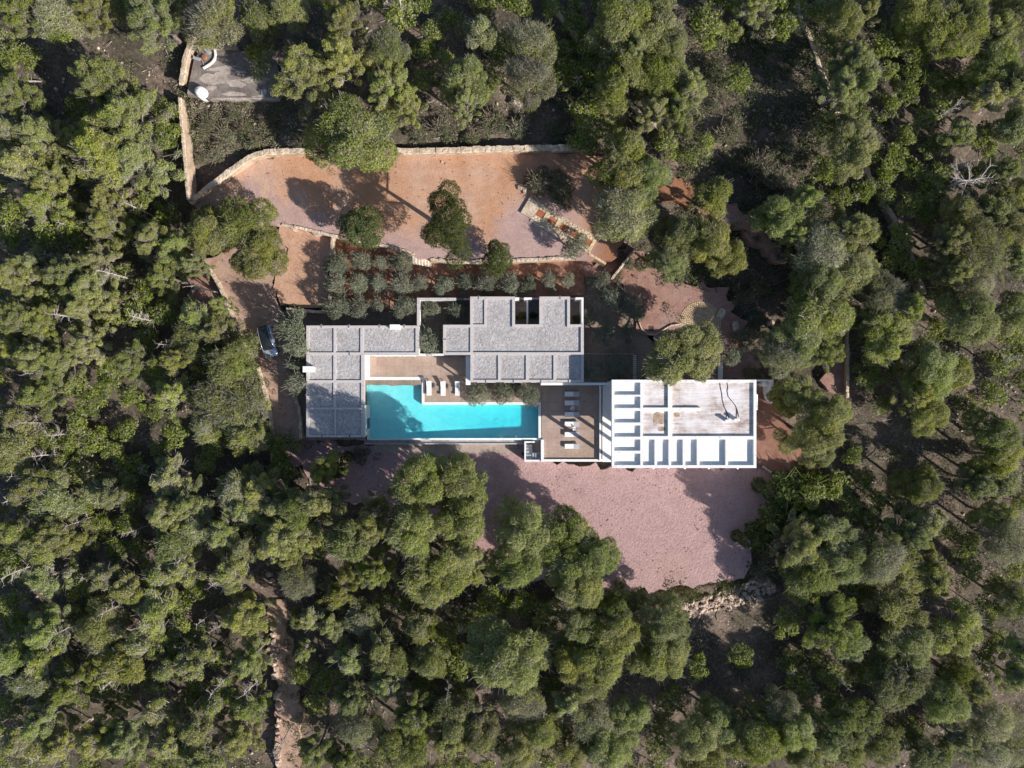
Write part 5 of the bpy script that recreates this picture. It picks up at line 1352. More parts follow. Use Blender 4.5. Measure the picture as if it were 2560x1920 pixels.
plant('pine_tree', 'broad', 878, 335, 108, 'large domed pine leaning over the north wall of the orange terrace', 'tree', hk=10.5, var=2)
plant('pine_tree', 'broad', 600, 560, 78, 'wide pine covering the top of the driveway, upper crown', 'tree', hk=8.0)
plant('pine_tree', 'broad', 515, 580, 62, 'pine left of the wide pine at the top of the driveway', 'tree', hk=8.0)
plant('pine_tree', 'broad', 645, 640, 68, 'wide pine crown hanging over the sunlit bend of the driveway', 'tree', hk=7.5)
random.seed(5)
EX = [(897, 566, 56), (1122, 556, 78), (1239, 640, 42), (1705, 900, 98), (1562, 530, 86), (1560, 405, 80), (1625, 440, 55), (878, 335, 108), (600, 560, 78), (515, 580, 62), (645, 640, 68)]
for px, py, rp, lab in [(1318, 1330, 78, 'dark green pine at the left of the group standing on the gravel court'), (1425, 1375, 84, 'middle pine of the group standing on the lower edge of the gravel court'), (1485, 1400, 66, 'right hand bright pine of the group on the lower edge of the gravel court'), (1445, 1460, 70, 'lowest bright pine of the group on the lower edge of the gravel court'), (1300, 1405, 74, 'shaded pine at the lower left of the court group, above the plastic bag')]:
    plant('pine_tree', 'fresh', px, py, rp, lab, 'tree', 'pines at the lower edge of the gravel court', hk=9.5); EX.append((px, py, rp))
for px, py, rp, lab in [(2010, 985, 62, 'pine right of the garden oven, upper crown of the clump beside the villa'), (2088, 1036, 50, 'pine at the right end of the clump beside the villa'), (2040, 1080, 72, 'largest pine of the clump right of the terracotta path'), (2050, 1125, 45, 'lowest pine of the clump right of the terracotta path'), (1965, 1010, 40, 'small shaded pine touching the curved wall of the garden oven')]:
    plant('pine_tree', 'fresh', px, py, rp, lab, 'tree', 'pines right of the white villa', hk={2010: 6.3, 1965: 5.0, 2040: 10.5, 2088: 7.8}.get(px, 8.0)); EX.append((px, py, rp))

# --- olives
OL = [[(843, 660, 28), (900, 650, 22), (951, 655, 20), (1001, 652, 27)], [(840, 710, 27), (894, 707, 24), (947, 707, 20), (1003, 710, 25), (1046, 706, 22), (1108, 713, 23), (1164, 704, 24), (1215, 709, 26), (1272, 709, 27), (1320, 713, 22), (1370, 702, 20), (1418, 700, 20)], [(840, 767, 29), (894, 769, 27), (947, 761, 19), (1007, 767, 28)]]
ordw = ['first', 'second', 'third', 'fourth', 'fifth', 'sixth', 'seventh', 'eighth', 'ninth', 'tenth', 'eleventh', 'last']
for r_, (row, rn) in enumerate(zip(OL, ('top', 'long middle', 'bottom'))):
    for i, (px, py, rp) in enumerate(row):
        w_ = 'last' if i == len(row) - 1 else ordw[i]
        plant('olive_tree', 'olive', px, py, rp * random.uniform(1.05, 1.25), 'grey-green olive, %s from the left in the %s row of the grove' % (w_, rn), 'olive tree', 'olive trees in the grove behind the houses', zk=.95)
for px, py, rp, lab in [(1078, 776, 24, 'olive in the upper left corner of the walled court between the houses'), (1141, 776, 25, 'broad leaved olive in the upper right of the walled court between the houses'), (1074, 855, 31, 'large olive at the foot of the walled court between the houses'),
        (728, 810, 36, 'topmost of the olives between the parked car and the gravel roofed house'), (743, 864, 30, 'second olive between the parked car and the gravel roofed house'), (735, 912, 22, 'small olive beside the white chimney of the left house'), (741, 957, 28, 'lowest dark olive along the left side of the left house'),
        (1199, 983, 32, 'left one of the three olives along the pool edge'), (1262, 980, 31, 'middle one of the three olives along the pool edge'), (1322, 984, 32, 'right one of the three olives along the pool edge'),
        (1504, 705, 26, 'olive at the upper left of the shaded yard by the thin diagonal wall'), (1530, 745, 30, 'dark olive in the middle of the shaded yard right of the patio house'), (1580, 765, 30, 'olive against the curling kerb in the shaded yard'), (1511, 835, 28, 'pale tipped olive at the lower left of the shaded yard'), (1569, 828, 19, 'small sunlit olive at the lower right of the shaded yard'), (1470, 792, 22, 'silvery sunlit olive next to the right hand patio'),
        (1482, 926, 26, 'dark round olive in the gravel bed right of the patio house'), (1549, 912, 27, 'dark round olive left of the ladder of planks'), (1832, 890, 24, 'dark bush right of the round pine and white cabinet'), (1440, 618, 30, 'olive beside the middle of the paved steps'), (1600, 790, 14, 'tiny dark bush inside the curling kerb')]:
    plant('olive_tree', 'olive', px, py, rp * (1.0 if 1190 < px < 1330 else 1.1), lab, 'olive tree', None, zk=1.45 if px < 745 else 1.0)
for px, py, rp, lab, kd in [(1304, 789, 12, 'bright green clipped shrub in the left half of the middle patio', 'hedge'), (1333, 787, 10, 'shaded clipped shrub in the right half of the middle patio', 'hedge'), (1445, 796, 12, 'dark clipped shrub in the right hand patio', 'hedge')]:
    plant('patio_shrub', kd, px, py, rp, lab, 'shrub', None, zk=1.3)

# --- the pine forest, crown by crown as surveyed: (x, y, crown radius)
FOREST = """60,25,60 150,30,60 235,25,50 390,45,65 530,50,72 45,240,55 20,130,32 260,205,72 320,290,78 255,375,88 345,400,72 200,345,50 100,335,60 60,415,68 135,450,58 20,330,42 272,505,52
751,176,75 853,140,75 862,60,62 966,122,55 973,214,60 1014,258,48 650,140,38 640,40,45 720,30,50 1325,108,62 1325,195,66 1162,195,50 1165,258,48 1203,80,42
1560,50,75 1640,60,65 1590,125,65 1475,120,36 1480,165,34 1670,110,50 1650,185,60 1720,220,58 1692,275,60 1638,280,50 1560,195,60 1496,222,40
2110,40,46 2165,25,46 2130,155,52 2105,220,58 2155,195,48 1842,203,36 2135,300,40 2136,372,70 1890,2,56 1800,-5,40 2290,35,58 2380,72,74 2425,25,56 2300,140,34 2330,200,30 2480,90,58 2535,55,55 2490,160,58 2540,205,58 2460,240,44 2390,340,42 2450,345,40 2530,320,42 2345,440,34 2500,430,50 2540,485,54
2400,540,54 2480,530,68 2540,565,58 2370,600,50 2450,620,74 2380,680,48 2435,705,50 2530,650,50 2430,800,64 2530,780,54 2520,835,40 2210,740,60 2270,770,60 2170,800,44 2220,845,58 2130,580,74 2060,620,64 2140,680,58 2058,700,58 2050,780,74 2000,830,68 2060,872,54 1960,890,56 1700,580,64 1780,600,72 1825,645,58 1672,655,48 1780,492,44 1960,540,56 2012,500,44 1990,585,48
2330,930,68 2392,930,42 2290,980,58 2320,1025,46 2300,1210,58 2270,1330,58 2312,1298,44 2000,1360,64 2082,1340,54 2110,1402,58 2030,1432,62 2008,1475,42 2132,1445,40 2200,1400,64 2262,1425,58 2330,1440,68 2490,1080,58 2500,1142,58 2438,1200,48 2502,1200,44 2490,1285,46 2520,1350,54
2080,1560,72 2122,1605,52 2240,1540,68 2272,1602,62 2390,1570,64 2240,1710,62 2292,1682,48 2360,1750,58 2392,1690,48 2432,1722,48 2480,1800,58 2400,1850,44 2470,1872,54 2540,1850,58 1900,1850,62 1980,1830,58 1950,1770,48 2012,1882,48 2082,1842,58 2140,1800,58 2122,1862,48 2202,1850,58 2320,1888,58 2530,1500,48 2552,1620,44 2540,1692,48
1740,1840,58 1792,1810,48 1762,1900,48 1880,1800,52 1740,1672,34 1850,1640,34 1660,1555,70 1652,1640,70 1540,1572,68 1500,1645,72 1432,1660,54 1465,1712,46 1450,1565,50 1275,1640,92 1310,1755,50 1205,1842,50 1190,1790,44 1130,1790,54 1125,1845,48 1035,1782,58 1010,1870,62 1290,1880,54 1360,1830,50 1420,1760,44 1480,1800,58 1578,1780,48 1430,1872,50 1520,1870,58 1145,1660,42 1082,1650,48 1060,1705,36 975,1650,48 1050,1565,45 1115,1590,38 1542,1515,46
1045,1205,60 1140,1210,62 1150,1290,58 1030,1320,54 1160,1352,58 1098,1420,78 1180,1432,50 940,1300,54 940,1425,55 1090,1482,54 850,1480,58 865,1350,44 800,1250,58 750,1275,48 700,1350,74 732,1392,48 772,1310,44 700,1110,36 706,1170,40 690,1260,44 740,1450,48 650,1230,48 810,1175,50
745,1550,48 782,1540,44 760,1628,44 755,1682,32 830,1560,48 905,1545,44 870,1652,44 955,1610,44 970,1702,48 795,1756,36 880,1742,50 900,1812,48 1020,1800,48 790,1872,58 862,1890,48 610,1540,58 622,1650,64 625,1762,44 540,1750,44 600,1842,58 520,1890,48
30,1430,40 120,1440,54 200,1470,40 260,1440,44 330,1470,44 400,1430,44 462,1422,44 580,1430,48 30,1512,40 120,1572,58 50,1560,40 250,1572,58 200,1540,38 390,1530,54 442,1512,38 360,1602,48 422,1572,30 500,1580,34 492,1472,30 30,1640,44 110,1642,44 240,1655,38 312,1662,48 420,1662,44 490,1652,48 540,1642,38 180,1720,58 80,1700,44 30,1762,40 110,1802,58 50,1852,48 150,1872,48 250,1842,58 312,1852,58 400,1772,54 430,1850,44 500,1812,48 470,1862,44 490,1740,40 380,1700,36
100,980,58 50,1042,48 30,1122,48 230,1002,40 270,960,34 330,992,34 430,992,44 390,1030,25 570,1000,74 602,1052,48 520,1062,44 440,1082,38 620,1085,44 540,1115,34 230,1102,38 40,1172,40 110,1202,48 140,1245,54 60,1240,44 280,1232,44 322,1242,38 430,1192,54 470,1262,68 420,1282,58 482,1312,48 440,1352,48 592,1222,48 612,1272,48 560,1332,44 602,1362,48 150,1332,58 100,1372,44 190,1362,44 50,1322,44 260,1310,34 300,1372,38 350,1372,28 40,1385,34
110,512,58 30,532,40 180,562,40 270,562,54 210,622,40 245,652,48 300,602,40 420,542,34 390,602,48 440,622,58 482,662,48 412,692,54 370,722,38 90,662,48 50,695,54 170,692,58 230,722,48 130,742,40 50,792,54 110,802,48 210,772,48 272,782,38 340,782,34 40,862,48 92,892,52 150,902,54 222,852,48 370,842,34 330,902,48 280,922,36 400,932,40 440,902,46 482,852,48 540,832,58 570,902,58 602,922,46 500,932,30 552,762,48 500,792,44 412,782,40 190,962,34"""
cand = []
for tok in FOREST.split():
    a, b, c_ = map(float, tok.split(',')); cand.append((a, b, c_))
cand.sort(key=lambda q: -q[2])
kept = []; spare = []
N_EX = 11 + 5 + 5
for a, b, c_ in cand:
    if all(math.hypot(a - p, b - q) > .46 * max(c_, s_) for p, q, s_ in kept + EX): kept.append((a, b, c_))
kept, spare = kept[:300 - N_EX], kept[300 - N_EX:]
LANDM = [('the parked car', 667, 853), ('the white water tank', 500, 228), ('the stone circle', 1751, 806), ('the rubble bank', 1810, 1500), ('the grey metal sheet', 1226, 1483), ('the dirt track end', 715, 1880), ('the dirt track top', 690, 1530),
         ('the top left corner', 0, 0), ('the bottom left corner', 0, 1920), ('the top right corner', 2560, 0), ('the bottom right corner', 2560, 1920), ('the middle of the left edge', 0, 960), ('the middle of the right edge', 2560, 960), ('the middle of the bottom edge', 1280, 1920), ('the middle of the top edge', 1280, 0),
         ('the garden oven', 1920, 965), ('the forest road', 2095, 940), ('the big dead tree', 2372, 460), ('the left house', 840, 1093), ('the concrete slab', 590, 185), ('the hill path', 1900, 560), ('the driveway wall', 520, 668),
         ('the person below the pool', 947, 1179), ('the tip of the gravel court', 1700, 1466), ('the left part of the bottom edge', 640, 1920), ('the right part of the bottom edge', 1920, 1920), ('the upper right edge', 2560, 480), ('the lower right edge', 2560, 1440), ('the upper left edge', 0, 480), ('the lower left edge', 0, 1440),
         ('the long terrace wall', 1150, 374), ('the upper right forest wall', 2035, 130), ('the iron drain', 1629, 822)]
DIRS = ['to the right of', 'up and right of', 'above', 'up and left of', 'to the left of', 'down and left of', 'below', 'down and right of']
ORD = ['nearest it', 'second nearest it', 'third nearest it', 'fourth nearest it', 'fifth nearest it', 'sixth nearest it', 'seventh nearest it', 'eighth nearest it', 'ninth nearest it']
rel = {}
for q in kept:
    l = min(LANDM, key=lambda m_: math.hypot(q[0] - m_[1], q[1] - m_[2]))
    d_ = DIRS[int(round(math.atan2(-(q[1] - l[2]), q[0] - l[1]) / (math.pi / 4))) % 8]
    rel.setdefault((l[0], d_), []).append((math.hypot(q[0] - l[1], q[1] - l[2]), q))
lab_of = {}
for (l, d_), L_ in rel.items():
    L_.sort()
    for i, (_, q) in enumerate(L_):
        sz = 'broad' if q[2] >= 60 else ('small' if q[2] < 42 else 'medium')
        lab_of[q] = '%s pine %s %s, %s' % (sz, d_, l, ORD[min(i, 8)]) if len(L_) > 1 else '%s pine %s %s' % (sz, d_, l)
BIG = {(1780, 600): .92, (1700, 580): .92, (1825, 645): .85, (1045, 1205): 1.12, (810, 1175): .8, (1140, 1210): 1.35, (1150, 1290): 1.25, (1030, 1320): 1.3, (1160, 1352): 1.25, (1098, 1420): 1.2}
LOW = {(2060, 872): 7.5}
TALL = {(1045, 1205): 15.0, (1140, 1210): 11.5, (810, 1175): 10.0, (865, 1350): 12.5, (800, 1250): 12.0, (750, 1275): 11.0, (1150, 1290): 12.5, (1030, 1320): 15.5, (1160, 1352): 11.0, (1098, 1420): 11.5, (940, 1300): 15.0}
def clamp_r(a, b, r_):
    """keep a crown off the lines that stay open in the survey: driveway wall and dirt track"""
    if 440 < a < 700 and 655 < b < 1110:
        wx_ = np.interp(b, [655, 745, 850, 880, 918, 1000, 1110], [512, 560, 606, 620, 645, 668, 684])
        if a < wx_: r_ = min(r_, max(26, wx_ - a + 3))
    if b > 1490:
        if a < 700: r_ = min(r_, max(24, 688 - a))
        elif a < 860: r_ = min(r_, max(24, a - 738))
    return r_
for a, b, c_ in kept:
    left = a < 700
    if c_ < 46 or (left and b > 950 and c_ < 56): kd = 'wisp' if random.random() < .72 else 'slim'
    elif random.random() < .12: kd = 'grey'
    elif a > 1900 and random.random() < .4 or (1250 < a < 1750 and b > 1480): kd = 'fresh'
    else: kd = 'broad'
    if kd == 'broad' and random.random() < (.85 if left else .62): kd = 'feather'
    if (a, b) in BIG: kd = 'fresh'
    rm = c_ * 0.051
    hk = 4.6 + 1.35 * rm + random.uniform(-.8, .9)
    hk = LOW.get((a, b), TALL.get((a, b), hk))
    grp = 'pines of the forest left of the houses' if a < 700 else ('pines of the forest below the court' if b > 1150 and a < 1800 else ('pines of the forest right of the villa' if a > 1780 else 'pines of the forest above the terrace'))
    plant('pine_tree', kd, a, b, clamp_r(a, b, c_ * BIG.get((a, b), 1.17 if left else 1.10) * random.uniform(.92, 1.12)), lab_of[(a, b, c_)], 'pine', grp, hk=hk)

# the lesser pines that fill the gaps under and between the surveyed crowns: one mass
OPEN = [[(478, 90), (720, 90), (720, 250), (790, 290), (780, 385), (640, 392), (478, 495)], [(1000, 230), (1440, 230), (1440, 372), (1000, 372)], [(1760, 90), (2050, 90), (2060, 520), (1900, 520), (1760, 420)], [(660, 1500), (765, 1560), (765, 1920), (660, 1920)],
        [(1600, 1460), (1990, 1440), (1960, 1560), (1960, 1760), (1690, 1800), (1740, 1560), (1600, 1530)], [(2130, 1010), (2440, 1060), (2430, 1330), (2180, 1240)], [(180, 60), (470, 60), (470, 330), (350, 180), (180, 200)], [(640, 1080), (1990, 1080), (1990, 1480), (1240, 1440), (900, 1280)],
        [(420, 60), (490, 60), (490, 560), (420, 560)], [(1300, 380), (2000, 480), (2010, 680), (1880, 960), (1300, 960)], [(1860, 930), (2060, 930), (2060, 1210), (1860, 1210)], [(2040, 900), (2125, 900), (2125, 1010), (2040, 1010)], [(0, 950), (190, 960), (190, 1100), (0, 1080)], [(60, 60), (170, 60), (200, 330), (110, 310)]]
r = np.random.default_rng(77)
gx = r.uniform(-20, 2580, 9000); gy = r.uniform(-20, 1940, 9000)
okm = np.ones(9000, bool)
for pl in OPEN: okm &= ~inside(pl, gx, gy)
wx, wy = gx - 1280, 960 - gy
wx = wx * (CAM_H / FPX); wy = wy * (CAM_H / FPX)
for P, z in _wp:
    okm &= ~inside(P, wx, wy)
    cxp, cyp = np.mean([q[0] for q in P]), np.mean([q[1] for q in P])
okm &= ~inside(HOUSEPLATE, wx, wy)
for ox, oy in ((2.2, 0), (-2.2, 0), (0, 2.2), (0, -2.2), (1.6, 1.6), (-1.6, 1.6), (1.6, -1.6), (-1.6, -1.6)):
    for P, z in _wp: okm &= ~inside(P, wx + ox, wy + oy)
fill = [(a, b, c_) for a, b, c_ in spare]
for a, b in zip(gx[okm], gy[okm]):
    c_ = r.uniform(26, 46)
    if len(fill) < 300 and all(math.hypot(a - p, b - q) > .95 * s_ + .6 * c_ for p, q, s_ in kept + EX) and all(math.hypot(a - p, b - q) > .75 * (c_ + s_) for p, q, s_ in fill):
        fill.append((a, b, c_))
protos = [pine_crown('crown', 700 + i, 1.8, 5.2, 2.6, 10, 1450, M['pine'], lob=(.26, .42), L=.34, Wd=.15, grey=.16, tone0=.33)[0] for i in range(5)]
pd_ = []
for me in protos:
    v = np.empty(len(me.vertices) * 3, np.float32); me.vertices.foreach_get('co', v); tn = np.empty(len(me.vertices), np.float32); me.attributes['tone'].data.foreach_get('value', tn)
    pd_.append((v.reshape(-1, 3), tn)); bpy.data.meshes.remove(me)
Vs, Ts = [], []
stem = MB()
for i, (a, b, c_) in enumerate(fill):
    gz = 0.0; ht = 2.4 + c_ * .04 + r.uniform(-.5, .8)
    for _ in range(2): x, y = at(a, b, gz + ht * .7); gz = float(g0(np.array([x]), np.array([y]))[0])
    s = c_ * 1.1 * .051 / 1.8; th = r.uniform(0, 6.28); v, tn = pd_[i % 5]
    q = np.stack([(v[:, 0] * math.cos(th) - v[:, 1] * math.sin(th)) * s + x, (v[:, 0] * math.sin(th) + v[:, 1] * math.cos(th)) * s + y, v[:, 2] * ht / 5.2 + gz], 1)
    Vs.append(q); Ts.append(np.clip(tn + r.normal(0, .05), 0, 1))
    stem.tube([(x, y, gz - .3), (x, y, gz + ht * .8)], [.09, .03], 5, False)
V = np.concatenate(Vs); me = fast_mesh('pine_thicket', V, np.arange(len(V)).reshape(-1, 4), 4)
at_ = me.attributes.new('tone', 'FLOAT', 'POINT'); at_.data.foreach_set('value', np.concatenate(Ts)); me.materials.append(M['pine'])
stuff(link('pine_thicket', me), 'young pines filling the gaps of the forest', 'pine thicket')
stuff(stem.build('thicket_stems', M['bark']), 'thin stems of the young forest pines', 'stems')
print('FILL', len(fill), 'spare', len(spare), 'tris', len(V) // 2)
print('PINES', len([o for o in bpy.data.objects if o.name.split('.')[0] == 'pine_tree']), 'dropped', len(cand) - len(kept))

# --- bare, dying trunks that show pale between the crowns
def snag(i):
    r = random.Random(900 + i); mb = MB()
    h = r.uniform(6.0, 8.0); lx, ly = r.uniform(-.8, .8), r.uniform(-.8, .8)
    pts = [(0, 0, -.4), (lx * .3, ly * .3, h * .35), (lx * .6 + .1, ly * .6, h * .7), (lx, ly, h)]
    mb.tube(pts, [.14, .11, .08, .03], 6)
    for k in range(26):
        u = r.uniform(.35, 1); z = h * u; th = r.uniform(0, 6.28); l = r.uniform(.5, 1.7) * (1.25 - u * .6)
        b = (lx * u, ly * u, z); e = (b[0] + l * math.cos(th), b[1] + l * math.sin(th), z + l * r.uniform(-.1, .5)); m_ = ((b[0] + e[0]) / 2 + r.uniform(-.1, .1), (b[1] + e[1]) / 2, (b[2] + e[2]) / 2 - .05)
        mb.tube([b, m_, e], [.035, .025, .008], 4, False)
        for _ in range(3):
            th2 = th + r.uniform(-1.1, 1.1); l2 = l * .45; u2 = r.uniform(.4, .9); p = tuple(b[j] + (e[j] - b[j]) * u2 for j in range(3))
            mb.tube([p, (p[0] + l2 * math.cos(th2), p[1] + l2 * math.sin(th2), p[2] + l2 * r.uniform(-.1, .5))], [.018, .006], 3, False)
    me = bpy.data.meshes.new('trunk'); me.from_pydata(mb.v, [], mb.f); me.materials.append(M['deadwood'])
    return me, None
SN = [snag(i) for i in range(4)]
for i, (px, py, lab) in enumerate([(2372, 460, 'large pale grey dead tree among the pines on the right'), (150, 1085, 'bare pale trunk near the left edge, above another bare trunk'), (125, 1140, 'bare branching trunk near the left edge, long and pale'), (30, 1250, 'bare thin trunk at the left edge below the middle'), (60, 1420, 'bare thin trunk near the left edge, lower part'), (430, 1370, 'bare trunk among slim pines in the lower left forest'), (520, 1260, 'bare crossing twigs by a dark gap left of the dirt track'), (220, 1445, 'bare trunk in the lower left forest, upper one'), (310, 1510, 'pale bent bare trunk in the lower left forest'), (230, 1690, 'bare trunk beside a dark gap in the lower left corner forest'),
        (640, 1710, 'curved bare trunk left of the dirt track'), (620, 1800, 'bare trunk left of the lowest part of the dirt track'), (240, 1800, 'bare trunks near the bottom left edge'), (160, 560, 'bare pale trunk in the forest left of the driveway, upper one'), (190, 790, 'bare pale trunk in the middle of the left forest'), (880, 1330, 'bare white limb in the pines below the left house'), (1285, 1610, 'pair of bare stems below the grey metal sheet'), (2400, 410, 'dark bare arching branch left of the right edge'), (1000, 20, 'grey drooping dead tree at the top edge'), (975, 15, 'second grey drooping dead tree at the top edge')]):
    t_, b_ = SN[i % 4]
    gz = ground_z(*at(px, py, 0)); x, y = at(px, py, gz + 4)
    t = thing('dead_tree', lab, 'dead tree', (x, y, ground_z(x, y) - .05), 'bare dead trees in the forest')
    a = random.uniform(0, 6.28); s = 1.15 if i == 0 else random.uniform(.8, 1.05)
    link('trunk', t_, t, (0, 0, 0), (0, 0, a), (s * (1.6 if i == 0 else 1), s * (1.6 if i == 0 else 1), s))
def rel_labels(pts, what):
    out = {}; g = {}
    for q in pts:
        l = min(LANDM, key=lambda m_: math.hypot(q[0] - m_[1], q[1] - m_[2]))
        d_ = DIRS[int(round(math.atan2(-(q[1] - l[2]), q[0] - l[1]) / (math.pi / 4))) % 8]
        g.setdefault((l[0], d_), []).append((math.hypot(q[0] - l[1], q[1] - l[2]), q))
    for (l, d_), L_ in g.items():
        L_.sort()
        for i, (_, q) in enumerate(L_): out[q] = '%s %s %s' % (what, d_, l) + (', ' + ORD[min(i, 8)] if len(L_) > 1 else '')
    return out
SP = [(95, 1060), (60, 1190), (200, 1300), (330, 1330), (400, 1440), (470, 1390), (560, 1440), (505, 1550), (560, 1560), (350, 1560), (180, 1560), (90, 1640), (280, 1700), (460, 1610), (560, 1700), (400, 1830), (170, 1840), (90, 1900), (700, 1860), (1150, 1570), (1000, 1690), (930, 1760), (1120, 1710), (1420, 1690), (1350, 1770), (2290, 1560), (2430, 1640), (2360, 1800), (2220, 1650), (2450, 800), (2520, 900), (2480, 1330), (2380, 270), (250, 570), (340, 520), (130, 640), (300, 690), (220, 880), (420, 860), (60, 760), (360, 800), (510, 720), (110, 930), (2100, 1700), (1990, 1880)]
SL = rel_labels(SP, 'bare trunk')
for i, q in enumerate(SP):
    t_, b_ = SN[i % 4]; x, y = at(q[0], q[1], ground_z(*at(q[0], q[1], 0)) + 5)
    t = thing('dead_tree', SL[q], 'dead tree', (x, y, ground_z(x, y) - .05), 'thin bare trunks scattered through the forest')
    a = random.uniform(0, 6.28); s = random.uniform(.75, 1.0); zs = random.uniform(.95, 1.25)
    link('trunk', t_, t, (0, 0, 0), (0, 0, a), (s * .8, s * .8, zs))
gz = ground_z(*at(70, 207, 3))
x, y = at(70, 207, gz)
t = thing('fallen_trunk', 'pale fallen trunk lying in the dark gap near the upper left edge', 'log', (x, y, gz))
MB().tube([(-1.5, 0, .5), (-.4, .05, .55), (1.0, -.02, .5), (2.0, .02, .35)], [.17, .16, .14, .06], 8).build('trunk', M['deadwood'], t, True, loc=(0, 0, 0))
for k in range(7): MB().tube([(-1.2 + k * .4, 0, .5), (-1.0 + k * .4, (.7 if k % 2 else -.6), .9)], [.03, .008], 4).build('branch', M['deadwood'], t, loc=(0, 0, 0))

# --- single shrubs that can be told apart in the clearings
for px, py, rp, lab in [(1350, 455, 34, 'dark shrub at the left of the clump on the orange terrace'), (1400, 462, 36, 'dark shrub in the middle of the clump on the orange terrace'), (1412, 500, 24, 'dark shrub below the clump, touching the grey-green pine'), (1325, 450, 20, 'small shrub at the left tip of the clump on the orange terrace'),
        (520, 310, 24, 'shrub right of the long straight wall, upper left scrub'), (560, 340, 26, 'broad green shrub in the scrub above the orange terrace, left part'), (610, 320, 24, 'greyish shrub in the middle of the scrub above the orange terrace'), (580, 280, 22, 'dark shrub in the scrub just below the concrete slab'), (640, 350, 20, 'low shrub right of the middle of the upper left scrub'), (540, 385, 22, 'shrub close above the curved end of the north wall'), (500, 395, 20, 'shrub right beside the long straight wall, lower part'), (670, 300, 22, 'shrub in the shade right of the scrub'),
        (1100, 320, 28, 'shrub left in the row of scrub above the long north wall'), (1230, 300, 34, 'large dark shrub in the scrub above the long north wall'), (1290, 320, 30, 'dark shrub above the dark end of the long north wall'), (1390, 320, 28, 'shrub right in the scrub above the long north wall'), (1400, 230, 30, 'green shrub right of the two-crowned pine above the terrace'), (1180, 345, 22, 'low shrub just above the long north wall'), (1040, 330, 24, 'low brownish shrub right of the large domed pine'),
        (900, 1140, 22, 'small dark shrub left of the person on the gravel'), (840, 1165, 34, 'dark shrub at the shaded left end of the gravel court'), (1960, 1230, 52, 'large dark shrub at the right edge of the gravel court, upper one'), (2025, 1215, 50, 'dark shrub right of the gravel court, behind the upper dark shrub'), (1935, 1290, 48, 'dark shrub in the middle of the right edge of the gravel court'), (2030, 1285, 44, 'dark shrub right of the court between the dark shrubs and the bright pine'), (1895, 1345, 44, 'dark shrub at the lower right edge of the gravel court'), (1905, 1420, 34, 'brownish shrub above the dark end of the rubble bank'),
        (1860, 745, 30, 'shrub right of the red driveway above the stone circle'), (1900, 720, 30, 'grey shrub under the pines right of the red driveway'), (1890, 800, 26, 'shrub beside the boulders right of the stone circle'), (1860, 845, 26, 'shrub at the right end of the red driveway'), (1880, 940, 24, 'dark shrub above the garden oven'), (1545, 690, 18, 'small shrub at the foot of the paved steps by the diagonal wall'), (1565, 655, 20, 'dark shrub right of the foot of the paved steps'),
        (1900, 60, 40, 'shrub in the upper right scrub near the pale forest wall'), (1935, 100, 38, 'grey-green shrub left of the pale forest wall'), (1960, 360, 40, 'shrub in the scrub above the hill path'), (1900, 410, 40, 'greyish shrub in the shaded scrub above the hill path'), (1940, 440, 34, 'low shrub in the scrub just above the hill path'), (1820, 330, 36, 'shrub in the middle of the upper right scrub'), (2040, 330, 36, 'dark shrub left of the pine beside the pale forest wall')]:
    big = 1880 < px < 2060 and 1200 < py < 1360
    plant('shrub', 'bush' if not big and px not in (840,) else 'hedge', px, py, rp, lab, 'shrub', None, zk=.85 if not big else .7)

# --- undergrowth: countless low scrub, grass tufts, litter and stones
def off_limits(x, y, grow=0):
    m = np.zeros(x.shape, bool)
    for P, z in _wp: m |= inside(P, x, y)
    m |= inside(HOUSEPLATE, x, y)
    m |= inside(poly([(466, 112), (700, 112), (700, 250), (466, 250)], ZS), x, y)
    return m
def scatter(n, box, seed):
    r = np.random.default_rng(seed); x = r.uniform(box[0], box[1], n); y = r.uniform(box[2], box[3], n)
    k = ~off_limits(x, y); x, y = x[k], y[k]
    return x, y, g0(x, y), r
def scrub(n, box, seed, rmin, rmax, per, tone=(.45, .22), bare=-.35):
    x, y, z, r = scatter(n, box, seed)
    f = np.sin(x * .23 + 1) * np.sin(y * .27 + 2) + .5 * np.sin(x * .61) * np.sin(y * .57); k = f + r.normal(0, .5, len(x)) > bare
    x, y, z = x[k], y[k], z[k]; n = len(x)
    rad = r.uniform(rmin, rmax, n) * r.uniform(.6, 1.1, n); hh = rad * r.uniform(.5, .95, n)
    m = np.maximum(20, (per * (rad / rmax) ** 2)).astype(int); idx = np.repeat(np.arange(n), m); N_ = len(idx)
    D = sphere_pts(N_, r, -.1); bb = 1 + .25 * np.sin(D[:, 0] * 6 + idx) * np.sin(D[:, 1] * 6 + idx * 1.3)
    q = rad[idx] * bb * r.uniform(.55, 1.0, N_)
    P = np.stack([x[idx] + D[:, 0] * q, y[idx] + D[:, 1] * q, z[idx] + .02 + np.maximum(0, D[:, 2]) * hh[idx] * bb], 1)
    V, F = tufts(P, D, .24, .11, r, .8)
    t0 = np.clip(r.normal(tone[0], tone[1], n), 0, 1); t = np.clip(t0[idx] + r.normal(0, .10, N_), 0, 1)
    return V, F, t
parts = [scrub(2300, (-72, 72, -54, 54), 71, .5, 1.5, 150, (.38, .22), -.7), scrub(330, (-43, -27, 30, 41), 72, .35, 1.1, 160, (.58, .26), -.9), scrub(420, (-14, 22, 31, 45), 73, .4, 1.2, 150, (.48, .24), -.8), scrub(620, (22, 50, 12, 50), 74, .5, 1.5, 230, (.40, .24), -9), scrub(500, (22, 50, 12, 50), 76, .4, 1.2, 170, (.30, .2), -9), scrub(420, (40, 72, -30, 10), 75, .4, 1.2, 130, (.46, .22))]
